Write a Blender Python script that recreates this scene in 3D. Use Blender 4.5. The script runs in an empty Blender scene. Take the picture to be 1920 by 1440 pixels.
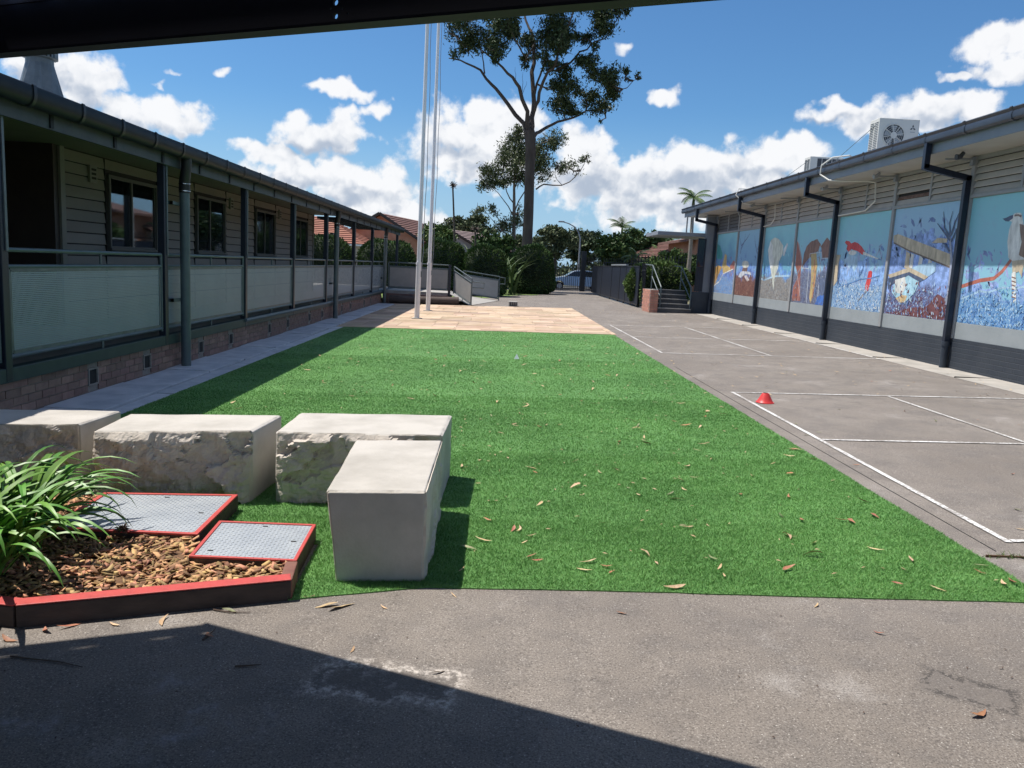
import bpy, bmesh, math, random
import numpy as np
from math import radians, sin, cos, pi, atan2, hypot
from mathutils import Vector, Matrix, noise

random.seed(7)
RNG = np.random.default_rng(11)
SC = bpy.context.scene
COL = SC.collection

# ------------------------------------------------------------------ camera
FPX, ROLL, VPX, VPY, CAMH = 1470.0, 3.0, 936.0, 498.0, 1.6     # focal length in px of a 1920 px wide frame
_Y = Vector((VPX - 960, 720 - VPY, FPX)).normalized()
_h = Vector((cos(radians(ROLL)), -sin(radians(ROLL)), 0))
_Z = _Y.cross(_h)
if _Z.y < 0: _Z = -_Z
_Z.normalize()
_X = _Y.cross(_Z)
if _X.x < 0: _X = -_X
WR = Matrix((_X, _Y, _Z))                                        # camera axes (right, up, forward) -> world
cam_d = bpy.data.cameras.new('camera')
cam = bpy.data.objects.new('camera', cam_d)
COL.objects.link(cam)
cam_d.sensor_width = 36.0
cam_d.lens = FPX / 1920 * 36.0
cam_d.clip_start, cam_d.clip_end = 0.05, 5000
r_, u_, f_ = WR @ Vector((1, 0, 0)), WR @ Vector((0, 1, 0)), WR @ Vector((0, 0, 1))
cam.matrix_world = Matrix(((r_.x, u_.x, -f_.x, 0), (r_.y, u_.y, -f_.y, 0), (r_.z, u_.z, -f_.z, CAMH), (0, 0, 0, 1)))
SC.camera = cam

def ray(px, py): return WR @ Vector((px - 960, 720 - py, FPX))
def at(px, py, y):                                               # survey helper: sighted point at depth y
    d = ray(px, py); t = y / d.y
    return Vector((d.x * t, y, CAMH + d.z * t))
def atx(px, py, x):                                              # sighted point on the plane X = x
    d = ray(px, py); t = x / d.x
    return Vector((x, d.y * t, CAMH + d.z * t))

# ------------------------------------------------------------------ light
SUN_SHIFT = (0.44, -0.17)                                        # shadow offset per metre of height
sv = Vector((-SUN_SHIFT[0], -SUN_SHIFT[1], 1.0)).normalized()    # towards the sun
SUN_EL = math.asin(sv.z); SUN_AZ = atan2(sv.x, sv.y)
sun_d = bpy.data.lights.new('sun', 'SUN'); sun_d.energy = 5.0; sun_d.angle = radians(0.53); sun_d.color = (1.0, 0.945, 0.87)
sun = bpy.data.objects.new('sun', sun_d); COL.objects.link(sun)
sun.rotation_euler = (-sv).to_track_quat('-Z', 'Y').to_euler()
sun.location = (-20, 10, 40)
SC.view_settings.view_transform = 'Standard'
SC.view_settings.look = 'None'
SC.view_settings.exposure = 0.3
SC.view_settings.gamma = 1.0
SC.view_settings.use_curve_mapping = False

# ------------------------------------------------------------------ sky with cumulus
W = bpy.data.worlds.new('World'); SC.world = W; W.use_nodes = True
SKY_STRENGTH = 0.095
CLOUDS = [(165,142,66,50),(95,145,80,60),(212,150,32,26),(305,216,88,36),(245,222,66,48),(345,236,50,30),
 (407,130,18,12),(300,160,24,12),(325,137,18,11),(640,170,78,17),(705,206,28,17),
 (600,255,80,36),(640,245,48,34),(500,292,80,20),(560,322,110,28),(660,335,112,46),(722,352,72,42),(690,385,105,28),
 (845,255,74,52),(905,242,74,54),(965,232,62,42),(875,300,100,50),(935,302,66,44),
 (1098,280,54,44),(1120,310,58,50),(1080,345,96,42),(1180,345,126,54),(1270,312,74,42),(1320,334,126,54),(1250,378,165,52),(1400,312,84,42),
 (1490,286,70,36),(1440,305,80,36),(1550,215,56,20),(1640,232,74,26),(1740,212,116,34),(1800,202,76,27),
 (1885,75,54,42),(1880,132,66,27),(1790,143,34,9),(1170,90,22,12),(1245,176,40,15),(750,415,120,26),(1460,350,120,30)]
SHADES = [(150,180,60,26),(60,165,60,30),(270,250,90,22),(600,280,90,20),(560,335,80,14),(680,372,100,22),(860,290,70,26),(900,325,90,22),(1110,345,90,26),(1200,385,130,26),(1290,345,90,20),(1340,375,120,24),(1440,330,90,16),(1420,365,80,22),(1720,232,110,14),(1550,226,46,9)]
def build_world():
    nt = W.node_tree; N = nt.nodes; L = nt.links; N.clear()
    g = bpy.data.node_groups.new('cloud_density', 'ShaderNodeTree')
    g.interface.new_socket('Vector', in_out='INPUT', socket_type='NodeSocketVector')
    g.interface.new_socket('Value', in_out='OUTPUT', socket_type='NodeSocketFloat'); g.interface.new_socket('Shade', in_out='OUTPUT', socket_type='NodeSocketFloat')
    gn, gl = g.nodes, g.links
    gi = gn.new('NodeGroupInput'); go = gn.new('NodeGroupOutput')
    nz0 = gn.new('ShaderNodeTexNoise'); nz0.noise_dimensions = '2D'; nz0.inputs['Scale'].default_value = 26; nz0.inputs['Detail'].default_value = 2
    gl.new(gi.outputs[0], nz0.inputs['Vector'])
    sb = gn.new('ShaderNodeVectorMath'); sb.operation = 'SUBTRACT'; sb.inputs[1].default_value = (.5, .5, .5); gl.new(nz0.outputs['Color'], sb.inputs[0])
    sc_ = gn.new('ShaderNodeVectorMath'); sc_.operation = 'SCALE'; sc_.inputs['Scale'].default_value = 0.04; gl.new(sb.outputs[0], sc_.inputs[0])
    wp = gn.new('ShaderNodeVectorMath'); wp.operation = 'ADD'; gl.new(gi.outputs[0], wp.inputs[0]); gl.new(sc_.outputs[0], wp.inputs[1])
    nz1 = gn.new('ShaderNodeTexNoise'); nz1.noise_dimensions = '2D'; nz1.inputs['Scale'].default_value = 60; nz1.inputs['Detail'].default_value = 2; gl.new(gi.outputs[0], nz1.inputs['Vector'])
    wp2 = gn.new('ShaderNodeVectorMath'); wp2.operation = 'MULTIPLY_ADD'; wp2.inputs[1].default_value = (.02, .02, 0); gl.new(nz1.outputs['Color'], wp2.inputs[0]); gl.new(gi.outputs[0], wp2.inputs[2])
    def chain(lst, grow, k_):
        prev = None
        for (cx, cy, rx, ry) in lst:
            d = ray(cx, cy); az = atan2(d.x, d.y); el = atan2(d.z, hypot(d.x, d.y)); k = d.length / FPX
            rxa, rya = grow * rx / FPX / k, grow * ry / FPX / k
            m = gn.new('ShaderNodeVectorMath'); m.operation = 'MULTIPLY_ADD'
            m.inputs[1].default_value = (1 / rxa, 1 / rya, 0); m.inputs[2].default_value = (-az / rxa, -el / rya, (.66 if rx < 30 else .55 if rx < 60 and ry < 22 else .4 if rx < 80 and ry < 22 else 0) if k_ else 0)
            gl.new(wp.outputs[0], m.inputs[0])
            ln = gn.new('ShaderNodeVectorMath'); ln.operation = 'LENGTH'; gl.new(m.outputs[0], ln.inputs[0])
            if prev is None: prev = ln.outputs['Value']
            else:
                mn = gn.new('ShaderNodeMath'); mn.operation = 'SMOOTH_MIN' if k_ else 'MINIMUM'; mn.inputs[2].default_value = k_
                gl.new(prev, mn.inputs[0]); gl.new(ln.outputs['Value'], mn.inputs[1]); prev = mn.outputs[0]
        return prev
    prev = chain(CLOUDS, .97, 0.10)
    inv = gn.new('ShaderNodeMath'); inv.operation = 'SUBTRACT'; inv.inputs[0].default_value = 1.0; gl.new(prev, inv.inputs[1])
    mx0 = gn.new('ShaderNodeMath'); mx0.operation = 'MAXIMUM'; mx0.inputs[1].default_value = -1.2; gl.new(inv.outputs[0], mx0.inputs[0])
    # the same kind of cumulus all round, outside the sector described above
    sep = gn.new('ShaderNodeSeparateXYZ'); gl.new(gi.outputs[0], sep.inputs[0])
    ab = gn.new('ShaderNodeMath'); ab.operation = 'ABSOLUTE'; gl.new(sep.outputs[0], ab.inputs[0])
    mr = gn.new('ShaderNodeMapRange'); mr.inputs[1].default_value = 0.62; mr.inputs[2].default_value = 0.8; gl.new(ab.outputs[0], mr.inputs[0])
    mr2 = gn.new('ShaderNodeMapRange'); mr2.inputs[1].default_value = 0.34; mr2.inputs[2].default_value = 0.5; gl.new(sep.outputs[1], mr2.inputs[0])
    mo = gn.new('ShaderNodeMath'); mo.operation = 'MAXIMUM'; gl.new(mr.outputs[0], mo.inputs[0]); gl.new(mr2.outputs[0], mo.inputs[1])
    n2 = gn.new('ShaderNodeTexNoise'); n2.noise_dimensions = '2D'; n2.inputs['Scale'].default_value = 4.5; n2.inputs['Detail'].default_value = 2
    gl.new(gi.outputs[0], n2.inputs['Vector'])
    m2 = gn.new('ShaderNodeMath'); m2.operation = 'MULTIPLY_ADD'; m2.inputs[1].default_value = 3.5; m2.inputs[2].default_value = -2.05; gl.new(n2.outputs['Fac'], m2.inputs[0])
    mxx = gn.new('ShaderNodeMix'); mxx.data_type = 'FLOAT'; gl.new(mo.outputs[0], mxx.inputs[0]); mxx.inputs[2].default_value = -1.2; gl.new(m2.outputs[0], mxx.inputs[3])
    mx1 = gn.new('ShaderNodeMath'); mx1.operation = 'MAXIMUM'; gl.new(mx0.outputs[0], mx1.inputs[0]); gl.new(mxx.outputs[0], mx1.inputs[1])
    def tex(kind, vec, scale, det, rough, lac=2.0):
        t = gn.new(kind); t.inputs['Scale'].default_value = scale; t.inputs['Detail'].default_value = det; t.inputs['Roughness'].default_value = rough; t.inputs['Lacunarity'].default_value = lac
        if kind.endswith('Noise'): t.noise_dimensions = '2D'
        else: t.voronoi_dimensions = '2D'; t.normalize = True
        gl.new(vec, t.inputs['Vector']); return t.outputs['Fac' if kind.endswith('Noise') else 'Distance']
    def m_(op, a, b=None, c=None):
        n = gn.new('ShaderNodeMath'); n.operation = op
        for i, q in enumerate((a, b, c)):
            if q is None: continue
            if isinstance(q, (int, float)): n.inputs[i].default_value = q
            else: gl.new(q, n.inputs[i])
        return n.outputs[0]
    fb = tex('ShaderNodeTexNoise', gi.outputs[0], 30, 6, .62)
    vo = tex('ShaderNodeTexVoronoi', wp2.outputs[0], 17, 2.5, .5, 2.4)
    dn = m_('ADD', mx1.outputs[0], m_('MULTIPLY_ADD', fb, 1.15, m_('MULTIPLY_ADD', vo, -1.25, -.22)))
    gl.new(dn, go.inputs[0])
    of = gn.new('ShaderNodeVectorMath'); of.operation = 'ADD'; of.inputs[1].default_value = (-0.007, 0.012, 0); gl.new(wp2.outputs[0], of.inputs[0])
    vo2 = tex('ShaderNodeTexVoronoi', of.outputs[0], 17, 2.0, .5, 2.4)
    bs = gn.new('ShaderNodeMapRange'); bs.interpolation_type = 'SMOOTHSTEP'; bs.inputs[1].default_value = 1.5; bs.inputs[2].default_value = 0.0; bs.inputs[4].default_value = 0.78; gl.new(chain(SHADES, 1.0, 0), bs.inputs[0])
    # lit side of each billow against its far side, darker bases, a little grain
    shd = m_('ADD', m_('MULTIPLY', m_('SUBTRACT', vo, vo2), 1.7), m_('ADD', bs.outputs[0], m_('MULTIPLY_ADD', fb, -.7, .42)))
    gl.new(shd, go.inputs[1])
    tc = N.new('ShaderNodeTexCoord'); sp = N.new('ShaderNodeSeparateXYZ'); L.new(tc.outputs['Generated'], sp.inputs[0])
    a2 = N.new('ShaderNodeMath'); a2.operation = 'ARCTAN2'; L.new(sp.outputs[0], a2.inputs[0]); L.new(sp.outputs[1], a2.inputs[1])
    asn = N.new('ShaderNodeMath'); asn.operation = 'ARCSINE'; L.new(sp.outputs[2], asn.inputs[0])
    cb = N.new('ShaderNodeCombineXYZ'); L.new(a2.outputs[0], cb.inputs[0]); L.new(asn.outputs[0], cb.inputs[1])
    d1 = N.new('ShaderNodeGroup'); d1.node_tree = g; L.new(cb.outputs[0], d1.inputs[0])
    al = N.new('ShaderNodeMapRange'); al.interpolation_type = 'SMOOTHSTEP'; al.inputs[1].default_value = -0.22; al.inputs[2].default_value = 0.34; al.inputs[4].default_value = 0.97
    L.new(d1.outputs[0], al.inputs[0])
    sh = N.new('ShaderNodeMapRange'); sh.interpolation_type = 'SMOOTHSTEP'; sh.inputs[1].default_value = 0.0; sh.inputs[2].default_value = 1.0; L.new(d1.outputs[1], sh.inputs[0])
    cc = N.new('ShaderNodeMix'); cc.data_type = 'RGBA'; L.new(sh.outputs[0], cc.inputs[0])
    cc.inputs[6].default_value = (8.3, 8.35, 8.5, 1); cc.inputs[7].default_value = (3.9, 4.5, 5.5, 1)
    sky = N.new('ShaderNodeTexSky'); sky.sky_type = 'NISHITA'; sky.sun_disc = False
    sky.sun_elevation = SUN_EL; sky.sun_rotation = SUN_AZ
    sky.air_density = 1.0; sky.dust_density = 0.35; sky.ozone_density = 2.2; sky.altitude = 50
    tint = N.new('ShaderNodeMix'); tint.data_type = 'RGBA'; tint.blend_type = 'MULTIPLY'; tint.inputs[0].default_value = 1.0; tint.inputs[7].default_value = (.5, .79, 1.02, 1); L.new(sky.outputs[0], tint.inputs[6])
    hz = N.new('ShaderNodeMapRange'); hz.interpolation_type = 'SMOOTHSTEP'; hz.inputs[1].default_value = 0.2; hz.inputs[2].default_value = 0.0; hz.inputs[4].default_value = 0.85; L.new(asn.outputs[0], hz.inputs[0])
    hzm = N.new('ShaderNodeMix'); hzm.data_type = 'RGBA'; L.new(hz.outputs[0], hzm.inputs[0]); L.new(tint.outputs[2], hzm.inputs[6]); hzm.inputs[7].default_value = (3.5, 5.2, 7.0, 1)
    mixc = N.new('ShaderNodeMix'); mixc.data_type = 'RGBA'; L.new(al.outputs[0], mixc.inputs[0]); L.new(hzm.outputs[2], mixc.inputs[6]); L.new(cc.outputs[2], mixc.inputs[7])
    bg = N.new('ShaderNodeBackground'); bg.inputs['Strength'].default_value = SKY_STRENGTH; L.new(mixc.outputs[2], bg.inputs['Color'])
    out = N.new('ShaderNodeOutputWorld'); L.new(bg.outputs[0], out.inputs[0])
build_world()
SC.cycles.max_bounces = 5; SC.cycles.diffuse_bounces = 2; SC.cycles.glossy_bounces = 3; SC.cycles.transparent_max_bounces = 16
SC.cycles.use_denoising = True
SC.cycles.use_adaptive_sampling = True; SC.cycles.adaptive_threshold = 0.02

# ------------------------------------------------------------------ helpers
def gz(x): return 0.026 * max(-5.0, min(8.6, x))                 # the yard falls gently to the left
ORG = {}
def link(o, parent=None):
    COL.objects.link(o)
    if parent is not None: o.parent = parent
    return o
def org(p): return ORG.get(p.name, Vector((0, 0, 0))) if p is not None else Vector((0, 0, 0))
def thing(name, label, cat, loc=(0, 0, 0), group=None):
    o = bpy.data.objects.new(name, None); o.empty_display_size = .1
    link(o); o.location = loc; o['label'] = label; o['category'] = cat
    if group: o['group'] = group
    ORG[o.name] = Vector(loc)
    return o
def tag(o, label, cat, group=None):
    o['label'] = label; o['category'] = cat
    if group: o['group'] = group
    return o
def structure(o): o['kind'] = 'structure'; return o
def stuff(o, label=None, cat=None):
    o['kind'] = 'stuff'
    if label: o['label'] = label; o['category'] = cat
    return o
def np_mesh(name, V, F, smooth=False):
    V = np.asarray(V, np.float32); F = np.asarray(F, np.int32)
    me = bpy.data.meshes.new(name); k = F.shape[1]
    me.vertices.add(len(V)); me.vertices.foreach_set('co', V.ravel())
    me.loops.add(F.size); me.loops.foreach_set('vertex_index', F.ravel())
    me.polygons.add(len(F)); me.polygons.foreach_set('loop_start', np.arange(0, F.size, k, dtype=np.int32))
    me.update(calc_edges=True)
    if smooth: me.polygons.foreach_set('use_smooth', np.ones(len(F), bool))
    return me
def np_obj(name, V, F, mat, parent=None, smooth=False):
    V = np.asarray(V, np.float32) - np.array(org(parent), np.float32)
    me = np_mesh(name, V, F, smooth); me.materials.append(mat)
    o = link(bpy.data.objects.new(name, me), parent); ORG[o.name] = org(parent)
    return o

class MB:
    def __init__(s): s.v = []; s.f = []
    def add(s, V, F):
        n = len(s.v); s.v += [tuple(p) for p in V]; s.f += [tuple(i + n for i in f) for f in F]; return s
    def box(s, x0, x1, y0, y1, z0, z1):
        if x0 > x1: x0, x1 = x1, x0
        if y0 > y1: y0, y1 = y1, y0
        if z0 > z1: z0, z1 = z1, z0
        return s.add([(x0,y0,z0),(x1,y0,z0),(x1,y1,z0),(x0,y1,z0),(x0,y0,z1),(x1,y0,z1),(x1,y1,z1),(x0,y1,z1)],
            [(0,3,2,1),(4,5,6,7),(0,1,5,4),(1,2,6,5),(2,3,7,6),(3,0,4,7)])
    def bar(s, a, b, w, h, up=(0, 0, 1)):                        # rectangular bar from a to b
        a, b = Vector(a), Vector(b); d = (b - a).normalized(); up = Vector(up)
        if abs(d.dot(up)) > .97: up = Vector((0, 1, 0))
        r = d.cross(up).normalized() * (w / 2); u = r.cross(d).normalized() * (h / 2)
        V = [a - r - u, a + r - u, a + r + u, a - r + u, b - r - u, b + r - u, b + r + u, b - r + u]
        return s.add(V, [(0,1,2,3),(7,6,5,4),(0,4,5,1),(1,5,6,2),(2,6,7,3),(3,7,4,0)])
    def tube(s, pts, rad, n=8, caps=True):
        pts = [Vector(p) for p in pts]
        if not hasattr(rad, '__len__'): rad = [rad] * len(pts)
        base = len(s.v); prev = None
        for i, p in enumerate(pts):
            d = (pts[min(i + 1, len(pts) - 1)] - pts[max(i - 1, 0)]).normalized()
            if prev is None:
                a = Vector((0, 0, 1)) if abs(d.z) < .9 else Vector((1, 0, 0))
                r = d.cross(a).normalized()
            else:
                r = prev - d * prev.dot(d); r = r.normalized() if r.length > 1e-6 else d.orthogonal().normalized()
            prev = r; u = d.cross(r)
            for k in range(n):
                t = 2 * pi * k / n; q = p + (r * cos(t) + u * sin(t)) * rad[i]; s.v.append(tuple(q))
        for i in range(len(pts) - 1):
            for k in range(n):
                a = base + i * n + k; b = base + i * n + (k + 1) % n
                s.f.append((a, b, b + n, a + n))
        if caps:
            s.f.append(tuple(base + k for k in reversed(range(n)))); e = base + (len(pts) - 1) * n
            s.f.append(tuple(e + k for k in range(n)))
        return s
    def prism(s, poly, ext):                                     # poly: 3-D points, ext: extrusion vector
        n = len(poly); e = Vector(ext); P = [Vector(p) for p in poly]
        s.add(P + [p + e for p in P], [tuple(reversed(range(n))), tuple(range(n, 2 * n))] + [(i, (i + 1) % n, (i + 1) % n + n, i + n) for i in range(n)])
        return s
    def sheet(s, poly): return s.add(poly, [tuple(range(len(poly)))])
    def lathe(s, c, prof, n=20):                                 # prof: (r, z)
        base = len(s.v); c = Vector(c)
        for r, z in prof:
            for k in range(n): s.v.append((c.x + r * cos(2 * pi * k / n), c.y + r * sin(2 * pi * k / n), c.z + z))
        for i in range(len(prof) - 1):
            for k in range(n):
                a = base + i * n + k; b = base + i * n + (k + 1) % n; s.f.append((a, b, b + n, a + n))
        return s
    def build(s, name, mat, parent=None, smooth=False, bevel=0):
        o_ = org(parent)
        me = bpy.data.meshes.new(name)
        me.from_pydata([(x - o_.x, y - o_.y, z - o_.z) for x, y, z in s.v], [], s.f); me.update()
        me.materials.append(mat)
        if smooth:
            me.polygons.foreach_set('use_smooth', [True] * len(me.polygons))
            try: me.set_sharp_from_angle(angle=radians(38))
            except Exception: pass
        o = link(bpy.data.objects.new(name, me), parent); ORG[o.name] = o_
        if bevel:
            b = o.modifiers.new('bevel', 'BEVEL'); b.width = bevel; b.segments = 2; b.limit_method = 'ANGLE'
        return o
def share(src, parent, off):                                     # a look-alike piece sharing mesh data
    o = bpy.data.objects.new(src.name.split('.')[0], src.data); link(o, parent); o.location = off; ORG[o.name] = org(parent)
    return o
def copy_tree(o, parent=None):
    c = o.copy(); COL.objects.link(c); c.parent = parent
    for ch in list(o.children): copy_tree(ch, c)
    return c
def shifted(o, off): o.location = o.location + Vector(off); return o

# ------------------------------------------------------------------ materials
def mat(name, c1, c2=None, scale=8.0, rough=0.7, metal=0.0, bump=0.0, bscale=None, rnd=0.0, spec=0.5, det=5, stretch=(1, 1, 1), contrast=(0.35, 0.65), island=False, bdist=0.01):
    m = bpy.data.materials.new(name); m.use_nodes = True; nt = m.node_tree; N, L = nt.nodes, nt.links
    b = N['Principled BSDF']; b.inputs['Roughness'].default_value = rough; b.inputs['Metallic'].default_value = metal
    b.inputs['Specular IOR Level'].default_value = spec
    c1 = (*c1, 1); geo = N.new('ShaderNodeNewGeometry')
    mp = N.new('ShaderNodeMapping'); mp.inputs['Scale'].default_value = stretch; L.new(geo.outputs['Position'], mp.inputs[0])
    col = None
    if c2 is not None:
        nz = N.new('ShaderNodeTexNoise'); nz.inputs['Scale'].default_value = scale; nz.inputs['Detail'].default_value = det; nz.inputs['Roughness'].default_value = .6
        L.new(mp.outputs[0], nz.inputs['Vector'])
        mr = N.new('ShaderNodeMapRange'); mr.inputs[1].default_value, mr.inputs[2].default_value = contrast; L.new(nz.outputs['Fac'], mr.inputs[0])
        mx = N.new('ShaderNodeMix'); mx.data_type = 'RGBA'; mx.inputs[6].default_value = c1; mx.inputs[7].default_value = (*c2, 1); L.new(mr.outputs[0], mx.inputs[0])
        col = mx.outputs[2]
    if rnd:
        hs = N.new('ShaderNodeHueSaturation'); hs.inputs['Color'].default_value = c1
        if col: L.new(col, hs.inputs['Color'])
        if island: ro = geo.outputs['Random Per Island']
        else: ro = N.new('ShaderNodeObjectInfo').outputs['Random']
        mr2 = N.new('ShaderNodeMapRange'); mr2.inputs[3].default_value = 1 - rnd; mr2.inputs[4].default_value = 1 + rnd; L.new(ro, mr2.inputs[0])
        L.new(mr2.outputs[0], hs.inputs['Value'])
        wn = N.new('ShaderNodeTexWhiteNoise'); wn.noise_dimensions = '1D'; L.new(ro, wn.inputs['W'])
        mr3 = N.new('ShaderNodeMapRange'); mr3.inputs[3].default_value = 0.5 - rnd * .05; mr3.inputs[4].default_value = 0.5 + rnd * .05; L.new(wn.outputs[0], mr3.inputs[0]); L.new(mr3.outputs[0], hs.inputs['Hue'])
        col = hs.outputs[0]
    if col: L.new(col, b.inputs['Base Color'])
    else: b.inputs['Base Color'].default_value = c1
    if bump:
        nb = N.new('ShaderNodeTexNoise'); nb.inputs['Scale'].default_value = bscale or scale * 4; nb.inputs['Detail'].default_value = 4; L.new(mp.outputs[0], nb.inputs['Vector'])
        bp = N.new('ShaderNodeBump'); bp.inputs['Strength'].default_value = bump; bp.inputs['Distance'].default_value = bdist; L.new(nb.outputs['Fac'], bp.inputs['Height']); L.new(bp.outputs[0], b.inputs['Normal'])
    return m
def nd(m): return m.node_tree.nodes, m.node_tree.links, m.node_tree.nodes['Principled BSDF']
def ramp(N, L, src, stops):
    r = N.new('ShaderNodeValToRGB'); L.new(src, r.inputs[0]); e = r.color_ramp.elements
    while len(e) < len(stops): e.new(.5)
    for k, (p, c) in enumerate(stops): e[k].position = p; e[k].color = (*c, 1) if len(c) == 3 else c
    return r
def mth(N, L, op, a, b=None, c=None, clamp=False):
    n = N.new('ShaderNodeMath'); n.operation = op; n.use_clamp = clamp
    for i, q in enumerate((a, b, c)):
        if q is None: continue
        if isinstance(q, (int, float)): n.inputs[i].default_value = q
        else: L.new(q, n.inputs[i])
    return n.outputs[0]
def mixc(N, L, f, a, b):
    n = N.new('ShaderNodeMix'); n.data_type = 'RGBA'
    if isinstance(f, (int, float)): n.inputs[0].default_value = f
    else: L.new(f, n.inputs[0])
    for i, q in ((6, a), (7, b)):
        if isinstance(q, tuple): n.inputs[i].default_value = (*q, 1)
        else: L.new(q, n.inputs[i])
    return n.outputs[2]
def noisef(N, L, vec, scale, det=4, rough=.55):
    n = N.new('ShaderNodeTexNoise'); n.inputs['Scale'].default_value = scale; n.inputs['Detail'].default_value = det; n.inputs['Roughness'].default_value = rough
    L.new(vec, n.inputs['Vector']); return n.outputs['Fac']
def maprange(N, L, src, a, b, c=0., d=1., smooth=True):
    n = N.new('ShaderNodeMapRange'); n.interpolation_type = 'SMOOTHSTEP' if smooth else 'LINEAR'
    for i, q in zip((1, 2, 3, 4), (a, b, c, d)): n.inputs[i].default_value = q
    L.new(src, n.inputs[0]); return n.outputs[0]

M = {}
M['navy'] = mat('navy paint', (.009, .014, .028), (.014, .02, .036), 6, .38, bump=.05, bscale=60)
M['navy_matt'] = mat('dark blue plinth paint', (.022, .032, .048), (.034, .045, .06), 3, .62, bump=.25, bscale=25)
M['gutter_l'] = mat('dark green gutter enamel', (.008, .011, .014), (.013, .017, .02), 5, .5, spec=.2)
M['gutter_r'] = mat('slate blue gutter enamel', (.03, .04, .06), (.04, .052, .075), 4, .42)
M['galv'] = mat('weathered galvanised steel', (.11, .13, .14), (.16, .185, .195), 7, .45, metal=.35, bump=.05)
M['pipe'] = mat('grey green downpipe enamel', (.075, .1, .108), (.1, .13, .138), 4, .42)
M['rubber'] = mat('black rubber', (.012, .013, .016), rough=.5)
M['chrome'] = mat('stainless steel', (.6, .6, .6), rough=.25, metal=1)
M['winframe'] = mat('dull bronze window frame', (.1, .1, .09), rough=.5)
M['deckgreen'] = mat('dark green deck edge paint', (.022, .042, .04), (.03, .055, .05), 6, .5)
M['board'] = mat('cream weatherboard paint', (.185, .165, .14), (.215, .195, .165), 3, .5, rnd=.07, bump=.06, bscale=30, stretch=(1, .3, 1))
M['trim'] = mat('cream trim paint', (.19, .19, .16), rough=.45)
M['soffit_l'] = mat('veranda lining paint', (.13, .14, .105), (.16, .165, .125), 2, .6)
M['dark'] = mat('dark recess', (.015, .014, .014), rough=.8)
M['darkdoor'] = mat('dark brown door paint', (.03, .022, .018), (.04, .03, .024), 4, .45)
M['alu'] = mat('aluminium frame', (.42, .43, .42), rough=.4, metal=.5)
M['curtain'] = mat('grey curtain', (.3, .34, .36), (.42, .46, .48), 14, .9, stretch=(1, 4, .1))
M['mortar'] = mat('grey mortar', (.24, .21, .185), (.3, .27, .24), 20, .9, bump=.3)
M['brick'] = mat('brown brick', (.23, .135, .11), (.3, .19, .155), 9, .85, rnd=.22, bump=.35, bscale=60)
M['brick_red'] = mat('salmon brick', (.45, .2, .14), (.52, .26, .19), 9, .85, rnd=.15, bump=.3, bscale=50)
M['strip'] = mat('blue grey concrete', (.42, .44, .48), (.58, .59, .62), 4, .8, bump=.25, bscale=40, rnd=.06)
M['apron'] = mat('pale concrete apron', (.3, .28, .25), (.4, .37, .33), 3, .85, bump=.2, bscale=40)
M['white'] = mat('white gloss paint', (.72, .72, .74), (.78, .78, .79), 3, .3)
M['rope'] = mat('grey rope', (.3, .31, .34), rough=.9)
M['sandstone'] = mat('sawn sandstone', (.37, .345, .305), (.49, .46, .415), 3.0, .85, bump=.22, bscale=70, det=9, contrast=(.3, .6))
M['paver'] = mat('sandstone paver', (.44, .31, .205), (.53, .4, .29), 1.7, .8, rnd=.22, bump=.15, bscale=50, stretch=(1, .5, 1))
M['grout'] = mat('paver joint sand', (.4, .31, .23), rough=.9)
M['red'] = mat('weathered red paint', (.5, .065, .055), (.38, .05, .045), 14, .55, bump=.25, bscale=40, stretch=(1, 1, 1), contrast=(.5, .75))
M['sleeper'] = mat('dark stained sleeper', (.045, .03, .026), (.075, .05, .042), 8, .75, bump=.4, bscale=30, stretch=(.3, 2, 2))
M['sleeper_b'] = mat('brown sleeper timber', (.16, .06, .045), (.22, .1, .07), 8, .75, bump=.4, bscale=30)
M['plate'] = mat('galvanised tread plate', (.36, .39, .42), (.44, .47, .49), 6, .45, metal=.25, bump=.08, bscale=80)
M['chip'] = mat('wood chip', (.36, .19, .085), (.47, .28, .145), 30, .85, rnd=.6, island=True, bump=.3, bscale=120, bdist=.003)
M['mulch'] = mat('mulch bed', (.1, .055, .03), (.2, .11, .055), 40, .95, bump=.6, bscale=60)
M['strapleaf'] = mat('strap leaf', (.095, .225, .035), (.13, .28, .05), 12, .42, rnd=.3, spec=.3, stretch=(1, 1, 1))
M['root'] = mat('dry root ball', (.08, .05, .03), (.14, .09, .06), 40, .95)
M['cone'] = mat('red plastic', (.62, .045, .04), rough=.4)
M['paper'] = mat('white paper', (.8, .82, .85), rough=.8)
M['leaf_tan'] = mat('dry tan leaf', (.5, .33, .17), (.58, .42, .26), 40, .65, rnd=.25)
M['leaf_red'] = mat('dry red brown leaf', (.34, .12, .07), (.42, .19, .1), 40, .6, rnd=.25)
M['leaf_olive'] = mat('dull olive leaf', (.19, .2, .09), (.26, .26, .13), 40, .6, rnd=.25)
M['twig'] = mat('dead twig', (.09, .06, .045), rough=.9)
M['court'] = None
M['bark'] = mat('grey brown bark', (.06, .045, .04), (.1, .08, .07), 2.5, .9, bump=.5, bscale=12, stretch=(1, 1, .35), bdist=.04)
M['bark_pale'] = mat('pale gum bark', (.12, .095, .08), (.2, .165, .145), 2.5, .85, bump=.3, bscale=10, stretch=(1, 1, .4), bdist=.03)
M['gum'] = mat('gum leaves', (.04, .062, .03), (.062, .09, .042), .7, .5, rnd=.4, island=True, spec=.15)
M['gum2'] = mat('olive gum leaves', (.085, .11, .052), (.12, .145, .075), .7, .5, rnd=.35, island=True, spec=.15)
M['hedge'] = mat('hedge leaves', (.05, .088, .03), (.08, .125, .042), 1.2, .5, rnd=.4, island=True, spec=.15)
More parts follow.
